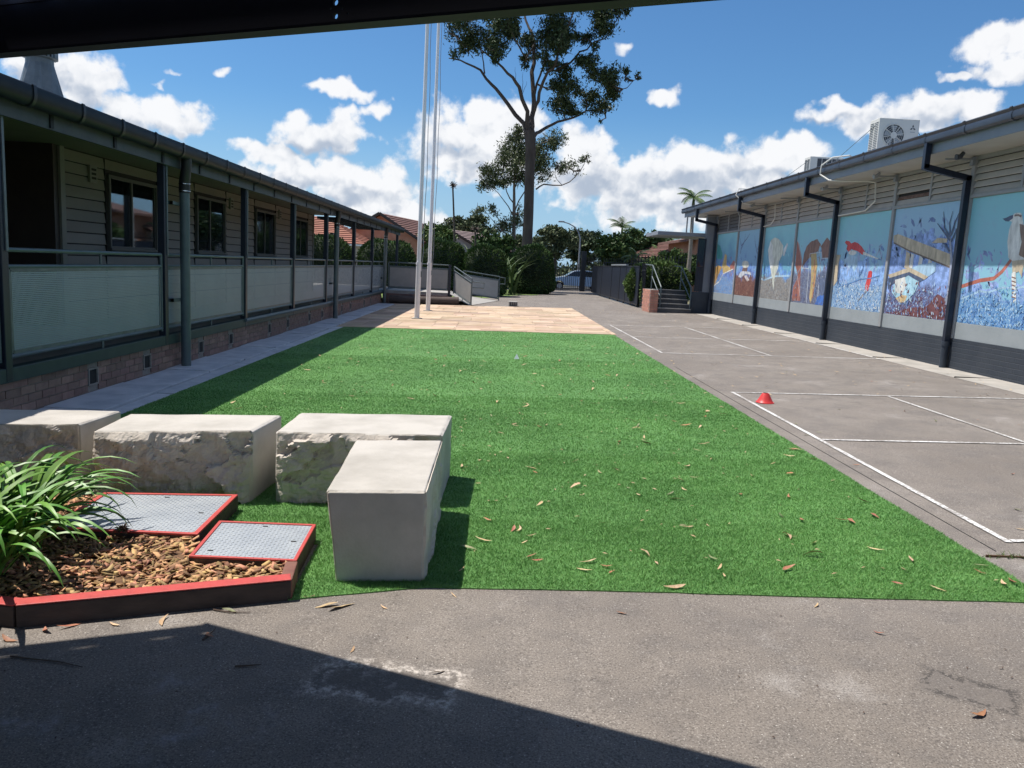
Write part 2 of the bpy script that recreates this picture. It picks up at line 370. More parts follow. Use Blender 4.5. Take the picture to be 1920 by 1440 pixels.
M['hedge_core'] = mat('hedge inside', (.02, .032, .014), rough=.9)
M['bush'] = mat('bush leaves', (.075, .125, .035), (.12, .17, .055), 1.0, .5, rnd=.4, island=True, spec=.15)
M['palmleaf'] = mat('palm fronds', (.06, .1, .035), (.09, .14, .05), 1.0, .45, rnd=.3, island=True, spec=.15)
M['palmtrunk'] = mat('palm trunk', (.2, .17, .14), (.27, .24, .2), 4, .85, stretch=(1, 1, 6))
M['lawn'] = mat('lawn', (.1, .16, .035), (.16, .22, .06), 6, .9, bump=.4, bscale=50)
M['earth'] = mat('dry grass and earth', (.12, .12, .06), (.18, .16, .1), .4, .95)
M['tile_red'] = mat('terracotta roof tile', (.26, .1, .065), (.32, .135, .09), 2, .8, rnd=.1)
M['tile_brown'] = mat('brown roof tile', (.15, .075, .06), (.2, .1, .08), 2, .8, rnd=.1)
M['tile_grey'] = mat('pinkish grey roof tile', (.22, .16, .15), (.28, .21, .2), 2, .8, rnd=.1)
M['house_brick'] = mat('orange house brick', (.5, .23, .14), (.56, .29, .19), 3, .85)
M['render'] = mat('pale render', (.55, .5, .45), (.6, .55, .5), 1, .8)
M['black'] = mat('black fence enamel', (.012, .014, .02), rough=.4)
M['black_sheet'] = mat('dark blue black sheet metal', (.007, .011, .022), (.01, .015, .028), 2, .55, spec=.3)
M['steelgrey'] = mat('galvanised lamp steel', (.34, .36, .38), rough=.5, metal=.4)
M['ac'] = mat('ivory AC enamel', (.62, .61, .57), (.66, .65, .61), 4, .45)
M['ac_dark'] = mat('AC fan dark', (.05, .055, .065), rough=.5)
M['border'] = mat('pale grey sheet paint', (.27, .3, .31), (.31, .34, .35), 2, .5, bump=.04, bscale=20)
M['rtrim'] = mat('grey timber trim paint', (.27, .28, .285), (.32, .32, .32), 3, .55)
M['louvre'] = mat('warm grey louvre paint', (.42, .38, .34), (.48, .435, .39), 4, .6, rnd=.05)
M['louvre_dark'] = mat('dark louvre paint', (.1, .105, .11), (.14, .14, .145), 4, .6)
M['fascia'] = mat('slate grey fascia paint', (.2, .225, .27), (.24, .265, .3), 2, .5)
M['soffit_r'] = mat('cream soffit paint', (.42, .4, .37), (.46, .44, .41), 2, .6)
M['plywood'] = mat('bare brown timber', (.14, .08, .06), (.24, .15, .12), 12, .9)
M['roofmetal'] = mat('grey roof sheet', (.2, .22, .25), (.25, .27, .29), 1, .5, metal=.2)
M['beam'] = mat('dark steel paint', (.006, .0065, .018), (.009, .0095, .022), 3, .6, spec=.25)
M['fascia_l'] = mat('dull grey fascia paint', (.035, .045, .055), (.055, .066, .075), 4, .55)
M['sheet_pale'] = mat('pale grey ramp sheet', (.26, .265, .265), (.3, .305, .3), 3, .5)
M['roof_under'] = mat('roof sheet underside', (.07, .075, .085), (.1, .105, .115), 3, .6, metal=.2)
M['car'] = mat('silver blue car paint', (.42, .47, .54), rough=.25, metal=.6, spec=.6)
M['glass_dark'] = mat('tinted glass', (.012, .016, .02), rough=.06, spec=.8)
M['tyre'] = mat('tyre rubber', (.015, .015, .016), rough=.85)
M['rim'] = mat('alloy wheel', (.5, .5, .52), rough=.35, metal=.8)
M['concrete'] = mat('grey concrete', (.3, .29, .27), (.38, .36, .33), 5, .85, bump=.2)
M['log'] = mat('weathered log', (.06, .045, .04), (.11, .085, .075), 5, .9, bump=.4, stretch=(.3, 1, 1))
M['step_dark'] = mat('dark step tread paint', (.07, .07, .075), (.1, .1, .1), 5, .8)
M['road'] = mat('road asphalt', (.06, .06, .06), (.09, .09, .088), 8, .9)
def glass_mat():
    m = bpy.data.materials.new('window glass'); m.use_nodes = True; N, L, b = nd(m)
    gl = N.new('ShaderNodeBsdfGlossy'); gl.inputs['Roughness'].default_value = .03; gl.inputs['Color'].default_value = (.9, .95, 1, 1)
    tr = N.new('ShaderNodeBsdfTransparent'); tr.inputs['Color'].default_value = (.75, .8, .82, 1)
    fr = N.new('ShaderNodeFresnel'); fr.inputs['IOR'].default_value = 1.55
    f2 = mth(N, L, 'MULTIPLY_ADD', fr.outputs[0], .45, .02, clamp=True)
    mx = N.new('ShaderNodeMixShader'); L.new(f2, mx.inputs[0]); L.new(tr.outputs[0], mx.inputs[1]); L.new(gl.outputs[0], mx.inputs[2])
    L.new(mx.outputs[0], N['Material Output'].inputs[0]); return m
M['glass'] = glass_mat()
def perforated():
    m = mat('perforated steel sheet', (.26, .32, .37), (.3, .36, .41), 2, .45, metal=.3); N, L, b = nd(m)
    geo = N.new('ShaderNodeNewGeometry'); sx = N.new('ShaderNodeSeparateXYZ'); L.new(geo.outputs['Position'], sx.inputs[0])
    uu = mth(N, L, 'ADD', sx.outputs[0], sx.outputs[1])
    # staggered round holes, 19 mm pitch
    p = 1 / 0.019
    a = mth(N, L, 'MULTIPLY', uu, p * pi); c = mth(N, L, 'MULTIPLY', sx.outputs[2], p * pi)
    s = mth(N, L, 'MULTIPLY', mth(N, L, 'SINE', a), mth(N, L, 'SINE', c))
    hole = mth(N, L, 'GREATER_THAN', mth(N, L, 'ABSOLUTE', s), .7)
    tr = N.new('ShaderNodeBsdfTransparent'); mx = N.new('ShaderNodeMixShader')
    L.new(hole, mx.inputs[0]); L.new(b.outputs[0], mx.inputs[1]); L.new(tr.outputs[0], mx.inputs[2]); L.new(mx.outputs[0], N['Material Output'].inputs[0])
    return m
M['perf'] = perforated()
# ================================================================== ground
def strip_sheet(x0, x1, y0, y1, off=0.0, nx=None):               # a sheet that follows the yard's cross fall
    mb = MB(); xs = sorted({x0, x1} | {b for b in (-5.0, 8.6) if x0 < b < x1})
    for a, b in zip(xs, xs[1:]):
        mb.sheet([(a, y0, gz(a) + off), (b, y0, gz(b) + off), (b, y1, gz(b) + off), (a, y1, gz(a) + off)])
    return mb
structure(strip_sheet(-1500, 1500, -300, 3000, -0.03).build('ground', M['earth']))
def asphalt_mat():
    m = bpy.data.materials.new('worn grey asphalt'); m.use_nodes = True; N, L, b = nd(m)
    geo = N.new('ShaderNodeNewGeometry'); P = geo.outputs['Position']
    big = noisef(N, L, P, .55, 5, .6); mid = noisef(N, L, P, 3.2, 5, .65); fine = noisef(N, L, P, 130, 3, .7)
    col = ramp(N, L, big, [(.3, (.185, .159, .136)), (.55, (.232, .203, .176)), (.75, (.285, .253, .223))]).outputs[0]
    col = mixc(N, L, maprange(N, L, mid, .4, .68, 0, .7), col, (.155, .138, .125))
    col = mixc(N, L, maprange(N, L, noisef(N, L, P, 1.1, 6, .7), .58, .7, 0, .5), col, (.4, .372, .345))
    col = mixc(N, L, maprange(N, L, fine, .36, .52, .75, 0), col, (.075, .065, .058))
    col = mixc(N, L, maprange(N, L, fine, .6, .68, 0, .7), col, (.5, .47, .43))
    vo = N.new('ShaderNodeTexVoronoi'); vo.inputs['Scale'].default_value = 42; L.new(P, vo.inputs['Vector'])
    speck = mth(N, L, 'LESS_THAN', vo.outputs['Distance'], .1)
    vs = N.new('ShaderNodeSeparateColor'); L.new(vo.outputs['Color'], vs.inputs[0])
    col = mixc(N, L, mth(N, L, 'MULTIPLY', speck, maprange(N, L, vs.outputs[0], .72, .8)), col, (.55, .52, .47))
    sp = N.new('ShaderNodeSeparateXYZ'); L.new(P, sp.inputs[0])
    # old post footing ringed with lime crust, and a second patched hole
    def rectmask(cx, cy, hx, hy, ang, w, ns, thr):
        n1 = noisef(N, L, P, ns, 5, .7)
        dx = mth(N, L, 'SUBTRACT', sp.outputs[0], cx); dy = mth(N, L, 'SUBTRACT', sp.outputs[1], cy); c_, s_ = cos(ang), sin(ang)
        lx = mth(N, L, 'ADD', mth(N, L, 'MULTIPLY', dx, c_), mth(N, L, 'MULTIPLY', dy, s_)); ly = mth(N, L, 'SUBTRACT', mth(N, L, 'MULTIPLY', dy, c_), mth(N, L, 'MULTIPLY', dx, s_))
        q = mth(N, L, 'MAXIMUM', mth(N, L, 'SUBTRACT', mth(N, L, 'ABSOLUTE', lx), hx), mth(N, L, 'SUBTRACT', mth(N, L, 'ABSOLUTE', ly), hy))
        q = mth(N, L, 'ADD', q, mth(N, L, 'MULTIPLY', mth(N, L, 'SUBTRACT', n1, .5), .3))
        ed = maprange(N, L, mth(N, L, 'ABSOLUTE', q), 0, w, 1, 0)
        return mth(N, L, 'MULTIPLY', ed, maprange(N, L, n1, thr, thr + .12)), maprange(N, L, q, 0, -.03)
    e1, i1 = rectmask(-.36, 2.83, .27, .12, -.18, .06, 9, .4)
    col = mixc(N, L, mth(N, L, 'MULTIPLY', i1, .55), col, (.1, .088, .08))
    crust = mth(N, L, 'MULTIPLY', e1, maprange(N, L, noisef(N, L, P, 48, 5, .75), .4, .62, .1, .95))
    smear = mth(N, L, 'MULTIPLY', i1, maprange(N, L, noisef(N, L, P, 14, 6, .75), .52, .68, 0, .45))
    col = mixc(N, L, mth(N, L, 'MAXIMUM', crust, smear), col, (.55, .5, .45))
    e2, i2 = rectmask(1.92, 2.83, .16, .1, -.6, .03, 18, .42)
    col = mixc(N, L, mth(N, L, 'MULTIPLY', i2, .5), col, (.13, .115, .105)); col = mixc(N, L, mth(N, L, 'MULTIPLY', e2, .8), col, (.04, .036, .034))
    e3, i3 = rectmask(2.05, 2.5, .14, .08, .5, .04, 20, .45)
    col = mixc(N, L, mth(N, L, 'MULTIPLY', e3, .8), col, (.05, .045, .04))
    # pale lime bloom towards the shaded corner
    bl = mth(N, L, 'MULTIPLY', maprange(N, L, noisef(N, L, P, 2.6, 7, .75), .52, .72), maprange(N, L, sp.outputs[0], -.4, -1.1))
    bl = mth(N, L, 'MULTIPLY', bl, maprange(N, L, sp.outputs[1], 3.1, 2.7))
    col = mixc(N, L, mth(N, L, 'MULTIPLY', bl, .55), col, (.36, .38, .42))
    L.new(col, b.inputs['Base Color']); b.inputs['Roughness'].default_value = .82; b.inputs['Specular IOR Level'].default_value = .35
    bp = N.new('ShaderNodeBump'); bp.inputs['Strength'].default_value = .5; bp.inputs['Distance'].default_value = .004
    L.new(mth(N, L, 'ADD', fine, mth(N, L, 'MULTIPLY', mid, 2.)), bp.inputs['Height']); L.new(bp.outputs[0], b.inputs['Normal'])
    return m
M['asphalt'] = asphalt_mat()
structure(strip_sheet(-5.2, 8.6, -8, 56.5, 0).build('pavement', M['asphalt']))
structure(strip_sheet(-300, 300, 57.5, 68, 0.01).build('road', M['road']))
structure(MB().sheet([(-6, 33.5, gz(-5)+.012), (.6, 40, .012), (2.6, 46, .07), (3.6, 53, .1), (-6, 53, gz(-5)+.012)]).build('lawn', M['lawn']))
# pale concrete apron at the foot of the mural wall, in bays
ap = structure(strip_sheet(7.42, 8.3, 2, 29.3, .004).build('apron', M['apron']))
for k in range(9):
    y0 = 4 + k * 2.8
    j = MB(); j.box(7.42, 8.06, y0, y0 + .012, gz(7.6) - .01, gz(8.06) + .0065); j.build('joint', M['dark'], ap)
# expansion joint across the pavement, right of the turf
jt = MB(); 
for k in range(14):
    xa = 2.9 + k * .38; jt.box(xa, xa + .38, 4.3 + .012 * sin(k * 1.7), 4.306 + .013 * sin(k * 1.7), gz(xa) - .01, gz(xa + .38) + .005)
structure(jt.build('pavement_joint', M['mulch']))
jt = MB().box(3.02, 3.026, 4.4, 13, gz(2.98) - .01, gz(3) + .0035)
structure(jt.build('pavement_joint', M['dark']))

def paint_mat():
    m = bpy.data.materials.new('worn white line paint'); m.use_nodes = True; N, L, b = nd(m)
    geo = N.new('ShaderNodeNewGeometry'); P = geo.outputs['Position']
    n = noisef(N, L, P, 34, 6, .75); n2 = noisef(N, L, P, 1.5, 4)
    f = mth(N, L, 'ADD', n, mth(N, L, 'MULTIPLY', n2, .5))
    L.new(mixc(N, L, maprange(N, L, f, .68, .82), (.7, .69, .67), (.3, .275, .25)), b.inputs['Base Color']); b.inputs['Roughness'].default_value = .75
    return m
M['paint'] = paint_mat()
def court_line(p0, p1, w=.044):
    (x0, y0), (x1, y1) = p0, p1
    d = Vector((x1 - x0, y1 - y0, 0)); n = int(max(2, d.length / .12)); u = d.normalized(); s = Vector((-u.y, u.x, 0))
    mb = MB(); V = []
    for k in range(n + 1):
        p = Vector((x0, y0, 0)) + d * (k / n)
        for q in (-1, 1):
            w_ = w / 2 * (1 + .22 * noise.noise(Vector((p.x * 6, p.y * 6, q * 3.)))); a = p + s * q * w_
            V.append((a.x, a.y, gz(a.x) + .0075))
    mb.add(V, [(2 * k, 2 * k + 2, 2 * k + 3, 2 * k + 1) for k in range(n)])
    return structure(mb.build('court_line', M['paint']))
for a, b in [((3.2, 4.55), (3.2, 10.33)), ((3.23, 10.3), (7.9, 10.32)), ((3.23, 7.42), (7.9, 7.44)), ((3.23, 4.58), (7.9, 4.6)), ((5.28, 7.44), (5.28, 10.27)),
             ((3.24, 15.08), (3.24, 22.3)), ((3.27, 22.27), (7.4, 22.2)), ((3.27, 18.6), (7.4, 18.5)), ((3.27, 15.1), (7.42, 14.92)), ((5.35, 15.05), (5.35, 22.2)), ((7.42, 14.9), (7.42, 22.2))]:
    court_line(a, b)

# concrete drain strip along the left building: separate cast slabs and a lower kerb
st = thing('concrete_strip', 'pale blue grey concrete strip of cast slabs along the brick base', 'concrete strip', (-4.2, 18, gz(-4.2)))
y = 2.0; k = 0
while y < 30.4:
    ln = 1.5 + .25 * sin(k * 2.1); z1 = gz(-4.2) + .035 + .006 * sin(k * 3.3); k += 1
    MB().box(-4.6, -3.98 + .012 * sin(k * 5.), y, min(y + ln - .012, 30.5), gz(-4.6) - .05, z1).build('slab', M['strip'], st, bevel=.006)
    y += ln
y = 2.0; k = 0
while y < 19.4:
    ln = 2.4; MB().box(-3.965, -3.76, y, min(y + ln - .01, 19.45), gz(-4) - .05, gz(-4) + .012 + .004 * sin(k * 2.7)).build('kerb_slab', M['strip'], st, bevel=.005)
    y += ln; k += 1

# sandstone paving, slab by slab
pv = thing('sandstone_paving', 'honey coloured sandstone paving of rectangular slabs round the flagpoles', 'paving', (-.4, 25, gz(-.4)))
MB().add([(-3.95, 19.45, gz(-3.95) + .006), (2.95, 19.0, gz(2.95) + .006), (2.95, 31.05, gz(2.95) + .006), (-4.5, 30.9, gz(-4.5) + .006)], [(0, 1, 2, 3)]).build('bedding', M['grout'], pv)
row = 0; y = 19.0
while y < 30.9:
    dp = (.62, .45, .62, .75)[row % 4]; x = -3.95 - .4 * (row % 3); 
    if y > 19.6: x = -4.6 + .3 * (row % 2) * 0
    rr = random.Random(row * 7 + 3)
    while x < 2.93:
        ln = rr.choice((.62, .9, .9, 1.15)); xa, xb = max(x, -4.5 if y > 30 else -3.95), min(x + ln, 2.94)
        if xb - xa > .12:
            sl = lambda xx: 19.44 - (xx + 3.95) * .062
            y0 = max(y, sl((xa + xb) / 2)); y1 = min(y + dp, 31.0)
            if y1 - y0 > .1:
                h = .012 + rr.random() * .004
                g = .006
                MB().add([(xa + g, y0 + g, gz(xa) + h), (xb - g, y0 + g, gz(xb) + h), (xb - g, y1 - g, gz(xb) + h), (xa + g, y1 - g, gz(xa) + h),
                          (xa + g, y0 + g, gz(xa) - .02), (xb - g, y0 + g, gz(xb) - .02), (xb - g, y1 - g, gz(xb) - .02), (xa + g, y1 - g, gz(xa) - .02)],
                         [(0, 1, 2, 3), (4, 5, 1, 0), (5, 6, 2, 1), (6, 7, 3, 2), (7, 4, 0, 3)]).build('paving_slab', M['paver'], pv)
        x += ln
    y += dp; row += 1

# ------------------------------------------------------------------ artificial turf
TURF = [(-.925, 3.545), (-.62, 3.63), (-.28, 3.725), (1.05, 3.705), (2.86, 3.665), (2.87, 19.03), (-3.76, 19.46), (-3.76, 4.75), (-1.6, 4.75), (-1.6, 4.3), (-.95, 4.3)]
def ragged(poly):                                                # a slightly uneven cut edge
    out = []
    for i, (a, b) in enumerate(zip(poly, poly[1:] + poly[:1])):
        L_ = hypot(b[0] - a[0], b[1] - a[1]); n = max(1, int(L_ / .09)); nx, ny = -(b[1] - a[1]) / L_, (b[0] - a[0]) / L_
        for k in range(n):
            t = k / n; j = .011 * noise.noise(Vector((a[0] + (b[0] - a[0]) * t, a[1] + (b[1] - a[1]) * t, i)) * 3.3) if k else 0
            out.append((a[0] + (b[0] - a[0]) * t + nx * j, a[1] + (b[1] - a[1]) * t + ny * j))
    return out
TURF = ragged(TURF)
def turf_mat(base):
    m = bpy.data.materials.new('turf base' if base else 'turf blades'); m.use_nodes = True; N, L, b = nd(m)
    geo = N.new('ShaderNodeNewGeometry'); P = geo.outputs['Position']
    big = noisef(N, L, P, .7, 4); mid = noisef(N, L, P, 5, 4, .6); st_ = N.new('ShaderNodeMapping'); st_.inputs['Scale'].default_value = (.6, 5, 1); L.new(P, st_.inputs[0]); band = noisef(N, L, st_.outputs[0], 1.6, 3)
    f = mth(N, L, 'ADD', mth(N, L, 'MULTIPLY', big, .5), mth(N, L, 'ADD', mth(N, L, 'MULTIPLY', mid, .2), mth(N, L, 'MULTIPLY', band, .3)))
    if base:
        col = mixc(N, L, maprange(N, L, f, .38, .62), (.09, .22, .052), (.135, .3, .08))
    else:
        c0 = mixc(N, L, maprange(N, L, f, .38, .62), (.1, .255, .062), (.17, .375, .108))
        hs = N.new('ShaderNodeHueSaturation'); L.new(c0, hs.inputs['Color'])
        L.new(maprange(N, L, geo.outputs['Random Per Island'], 0, 1, .8, 1.2, False), hs.inputs['Value'])
        wn = N.new('ShaderNodeTexWhiteNoise'); wn.noise_dimensions = '1D'; L.new(geo.outputs['Random Per Island'], wn.inputs['W'])
        L.new(maprange(N, L, wn.outputs[0], 0, 1, .475, .51, False), hs.inputs['Hue']); col = hs.outputs[0]
    L.new(col, b.inputs['Base Color']); b.inputs['Roughness'].default_value = .55; b.inputs['Specular IOR Level'].default_value = .3
    if base:
        bp = N.new('ShaderNodeBump'); bp.inputs['Strength'].default_value = .8; bp.inputs['Distance'].default_value = .015
        L.new(noisef(N, L, P, 120, 3), bp.inputs['Height']); L.new(bp.outputs[0], b.inputs['Normal'])
    return m
turf = structure(MB().prism([(x, y, gz(x) - .01) for x, y in TURF], (0, 0, .016)).build('turf', turf_mat(True)))
def in_poly(X, Y, poly):
    ins = np.zeros(len(X), bool); n = len(poly)
    for i in range(n):
        (x0, y0), (x1, y1) = poly[i], poly[(i + 1) % n]
        c = ((y0 > Y) != (y1 > Y)); xi = (x1 - x0) * (Y - y0) / ((y1 - y0) if y1 != y0 else 1e-9) + x0
        ins ^= c & (X < xi)
    return ins
def turf_blades():
    VV, FF, n0 = [], [], 0
    for (y0, y1, dens, w, h) in ((3.4, 4.8, 30000, .0032, .018), (4.8, 6.6, 20000, .0038, .017), (6.6, 9.5, 9500, .0055, .016), (9.5, 13.5, 4000, .008, .014), (13.5, 19.5, 1500, .013, .012)):
        n = int(6.65 * (y1 - y0) * dens); X = RNG.uniform(-3.77, 2.88, n); Y = RNG.uniform(y0, y1, n)
        k = in_poly(X, Y, TURF); X, Y = X[k], Y[k]; n = len(X)
        hh = h * RNG.uniform(.55, 1.15, n); th = RNG.uniform(0, 2 * pi, n); ln = RNG.normal(0, .6, (n, 2)) * hh[:, None]
        ln[:, 1] -= .25 * hh
        Z = np.clip(X, -5, 8.6) * .026 + .004
        ux, uy = np.cos(th) * w / 2, np.sin(th) * w / 2
        V = np.empty((n, 3, 3), np.float32)
        V[:, 0] = np.stack([X - ux, Y - uy, Z], 1); V[:, 1] = np.stack([X + ux, Y + uy, Z], 1); V[:, 2] = np.stack([X + ln[:, 0], Y + ln[:, 1], Z + hh], 1)
        VV.append(V.reshape(-1, 3)); FF.append(np.arange(n * 3, dtype=np.int32).reshape(-1, 3) + n0); n0 += n * 3
    o = np_obj('grass', np.concatenate(VV), np.concatenate(FF), turf_mat(False))
    return stuff(o, 'bright green artificial grass pile covering the yard', 'turf')
turf_blades()
# ================================================================== left building: weatherboard wing with veranda
LB = thing('weatherboard_building', 'shaded cream weatherboard wing with railed veranda on a brown brick base', 'building', (-6.4, 18, gz(-5)))
XF, XW = -4.6, -6.4                                               # railing plane, wall plane
YN, YE, YR = -4.0, 35.9, 27.4                                     # near end, veranda end, end of the wall
core = MB().box(-4.9, -4.615, YN, 31.3, -.3, .262).build('brick_base', M['mortar'], LB)
vents = [8.9, 10.3, 12.2, 13.58, 15.9, 17.3, 19.3, 20.7, 23.3, 24.7, 27.2, 28.6]
proto = {}
far_b = MB(); zb = gz(-4.6) - .03; course = .0855
def brick_mb(x, y0, y1, z0, z1): return MB().box(x - .02, x, y0, y1, z0, z1)
for r in range(5):
    z0 = zb + r * course; z1 = min(z0 + course - .01, .262)
    if z1 - z0 < .03: continue
    y = YN + (.12 if r % 2 else 0)
    while y < 31.2:
        y0, y1 = y, y + .23; y += .24
        hit = next((v for v in vents if y1 > v - .005 and y0 < v + .225 and z1 > .0 and z0 < .2), None)
        if hit is not None:
            if y0 < hit - .03: y1 = hit - .01
            elif y1 > hit + .25: y0 = hit + .23
            else: continue
        if 7.0 < y0 < 15.2:
            key = (round(y1 - y0, 3), round(z1 - z0, 3))
            if key not in proto:
                proto[key] = MB().box(-.02, 0, 0, y1 - y0, 0, z1 - z0).build('brick', M['brick'], None); o = proto[key]; o.parent = core
            else:
                o = bpy.data.objects.new('brick', proto[key].data); link(o, core)
            o.location = Vector((-4.603 + random.uniform(-.002, .002), y0, z0)) - org(core)
        else: far_b.box(-4.623, -4.603 + random.uniform(-.002, .002), y0, y1, z0, z1)
stuff(far_b.build('brickwork', M['brick'], LB))
for v in vents:
    f = MB().box(-4.64, -4.596, v, v + .022, 0, .2).box(-4.64, -4.596, v + .2, v + .222, 0, .2).box(-4.64, -4.596, v + .022, v + .2, .18, .2).box(-4.64, -4.596, v + .022, v + .2, 0, .018).build('base_vent', M['mortar'], LB)
    MB().box(-4.64, -4.612, v + .022, v + .2, .018, .18).build('vent_dark_pane', M['dark'], f)  # dark pane, its colour standing in for the unlit vent cavity
MB().box(-4.68, -4.56, YN, YE - .1, .266, .405).build('deck_edge', M['deckgreen'], LB, bevel=.008)
MB().box(-8.4, -4.69, YN, YE - .1, .3, .395).build('deck', M['concrete'], LB)
MB().tube([(-4.545, 14.3, .385), (-4.545, 31, .36)], .035, 8).build('service_pipe', M['pipe'], LB, True)
# --- walls
MB().box(-6.55, XW - .03, 11.8, YR, .395, 3.0).build('wall', M['dark'], LB)  # backing coloured dark so the board gaps read as shadow lines
MB().box(-8.4, -6.42, 11.62, 11.8, .395, 3.0).build('return_wall', M['darkdoor'], LB)
MB().box(-8.55, -8.4, YN, 11.62, .395, 3.0).build('recess_wall', M['darkdoor'], LB)
dr = MB().box(-8.4, -8.36, 8.1, 9.0, .4, 2.45).build('door', M['darkdoor'], LB); MB().tube([(-8.33, 8.2, 1.4), (-8.29, 8.2, 1.4)], .02).build('handle', M['chrome'], dr)
MB().box(-6.47, -6.385, 11.74, 11.86, .4, 2.98).build('corner_trim', M['trim'], LB)
MB().box(-6.45, -6.38, YR - .06, YR + .02, .4, 2.98).build('corner_trim', M['trim'], LB)
WIN = [(13.2, 14.92), (16.95, 18.6), (21.0, 22.7), (24.95, 26.5)]
BP = .172
boards = {}
def board(y0, y1, z):
    key = round(y1 - y0, 3)
    if key not in boards:
        L_ = y1 - y0
        mb = MB().prism([(0, 0, 0), (.026, 0, 0), (.026, 0, .012), (.008, 0, BP - .018), (0, 0, BP - .018)], (0, L_, 0))
        boards[key] = mb.build('weatherboard', M['board'], None); o = boards[key]; o.parent = LB
    else:
        o = bpy.data.objects.new('weatherboard', boards[key].data); link(o, LB)
    o.location = Vector((XW - .03, y0, z)) - org(LB)
edges = [11.87]
for a, b in WIN: edges += [a - .13, b + .13]
edges += [YR - .07]
for i in range(0, len(edges) - 1):
    y0, y1 = edges[i] + .006, edges[i + 1] - .006; isw = i % 2 == 1
    z = .4
    while z < 2.95:
        if not (isw and z + BP > 1.5 and z < 2.76): board(y0, y1, z)
        z += BP
    if i: MB().box(XW - .03, XW + .002, edges[i] - .004, edges[i] + .004, .4, 2.96).build('board_joint', M['dark'], LB)
    if i: 
        d = MB()
        for k in range(14): d.box(XW, XW + .008, edges[i] - .012, edges[i] + .012, .4 + k * BP + .0, .4 + k * BP + .03)
        d.build('clips', M['dark'], LB)['kind'] = 'stuff'
for i, (a, b) in enumerate(WIN):
    z0, z1 = 1.56, 2.68
    fr = MB().box(XW - .05, XW + .03, a - .05, a, z0 - .04, z1 + .05).box(XW - .05, XW + .03, b, b + .05, z0 - .04, z1 + .05).box(XW - .05, XW + .03, a, b, z1, z1 + .05).box(XW - .05, XW + .055, a - .07, b + .07, z0 - .045, z0)
    win = fr.build('window', M['winframe'], LB, bevel=.004); mid = a + (b - a) * .47
    MB().box(XW - .03, XW + .0, mid - .022, mid + .022, z0 + .001, z1 - .001).box(XW - .03, XW, a + .001, a + .03, z0 + .001, z1 - .001).box(XW - .03, XW, b - .03, b - .001, z0 + .001, z1 - .001).box(XW - .03, XW, a + .031, mid - .023, z0 + .001, z0 + .03).box(XW - .03, XW, mid + .023, b - .031, z0 + .001, z0 + .03).build('sash', M['winframe'], win)
    MB().box(XW - .022, XW - .016, a + .03, mid - .022, z0 + .03, z1).build('pane', M['glass'], win)
    MB().box(XW - .014, XW - .008, mid + .022, b - .03, z0 + .03, z1).build('pane', M['glass'], win)
    # dark sheet standing in for the unlit room, and a hanging curtain
    MB().box(-6.75, -6.74, a - .05, b + .05, z0 - .05, z1 + .1).build('room_dark', M['dark'], win)
    cu = MB(); n = 40; V = []
    span = (mid + .05, b - .1) if i == 0 else (a + .05, mid - .2)
    for k in range(n + 1):
        yy = span[0] + (span[1] - span[0]) * k / n; xx = XW - .12 + .03 * sin(k * 1.3); V += [(xx, yy, z0 - .02), (xx, yy, z1 + .02)]
    cu.add(V, [(2 * k, 2 * k + 2, 2 * k + 3, 2 * k + 1) for k in range(n)]); cu.build('curtain', M['curtain'], win, True)
for vy, vz in ((12.55, 2.55), (18.95, 2.58), (23.1, 2.6)):
    w = MB().box(XW - .01, XW + .03, vy, vy + .22, vz, vz + .26).build('wall_vent', M['trim'], LB, bevel=.004)
    for k in range(3): MB().box(XW + .028, XW + .033, vy + .04, vy + .18, vz + .05 + k * .065, vz + .085 + k * .065).build('slot', M['dark'], w)
# hole the wall behind the windows is dark already; eaves
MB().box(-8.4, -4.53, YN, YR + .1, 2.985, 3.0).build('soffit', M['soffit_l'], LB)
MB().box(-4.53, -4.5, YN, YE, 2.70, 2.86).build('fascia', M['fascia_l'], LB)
for k in range(30):
    yy = YN + .4 + k * 1.3
    MB().box(-4.498, -4.485, yy, yy + .06, 2.71, 2.84).build('fascia_strap', M['gutter_l'], LB)
roof = MB(); nx = 0; V = []
for j, yy in enumerate(np.arange(YN, YE + .05, .075)):
    dz = .012 * (1 if j % 2 else -1); V += [(-4.42, yy, 3.02 + dz), (-9.2, yy, 3.95 + dz)]
nr = len(V) // 2
roof.add(V, [(2 * k, 2 * k + 1, 2 * k + 3, 2 * k + 2) for k in range(nr - 1)]); roof.build('roof', M['roofmetal'], LB)
for k in range(22):                                              # rafters of the open veranda end
    yy = YR + .5 + k * .42
    if yy < YE: MB().box(-6.4, -4.54, yy, yy + .045, 2.88, 2.97).build('rafter', M['navy'], LB)
def gutter_profile(cx, cz, r, n=10):
    return [(cx + r * cos(t), cz + r * sin(t)) for t in [pi + pi * k / n for k in range(n + 1)]]
gp = [(-4.49, 3.0), (-4.49, 2.87)] + [(-4.40 + .085 * cos(t), 2.915 + .095 * sin(t)) for t in [radians(-130 + 22 * k) for k in range(7)]] + [(-4.318, 2.99), (-4.33, 3.005), (-4.345, 2.99)]
def extrude_profile(prof, y0, y1, mb=None):
    mb = mb or MB(); n = len(prof); b = len(mb.v)
    for yy in (y0, y1): mb.v += [(x, yy, z) for x, z in prof]
    mb.f += [(b + k, b + k + 1, b + n + k + 1, b + n + k) for k in range(n - 1)]
    return mb
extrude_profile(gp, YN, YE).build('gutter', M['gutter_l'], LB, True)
gb = [(-4.405 + (x + 4.405) * 1.1, 2.93 + (z - 2.93) * 1.12) for x, z in gp]
g0 = None
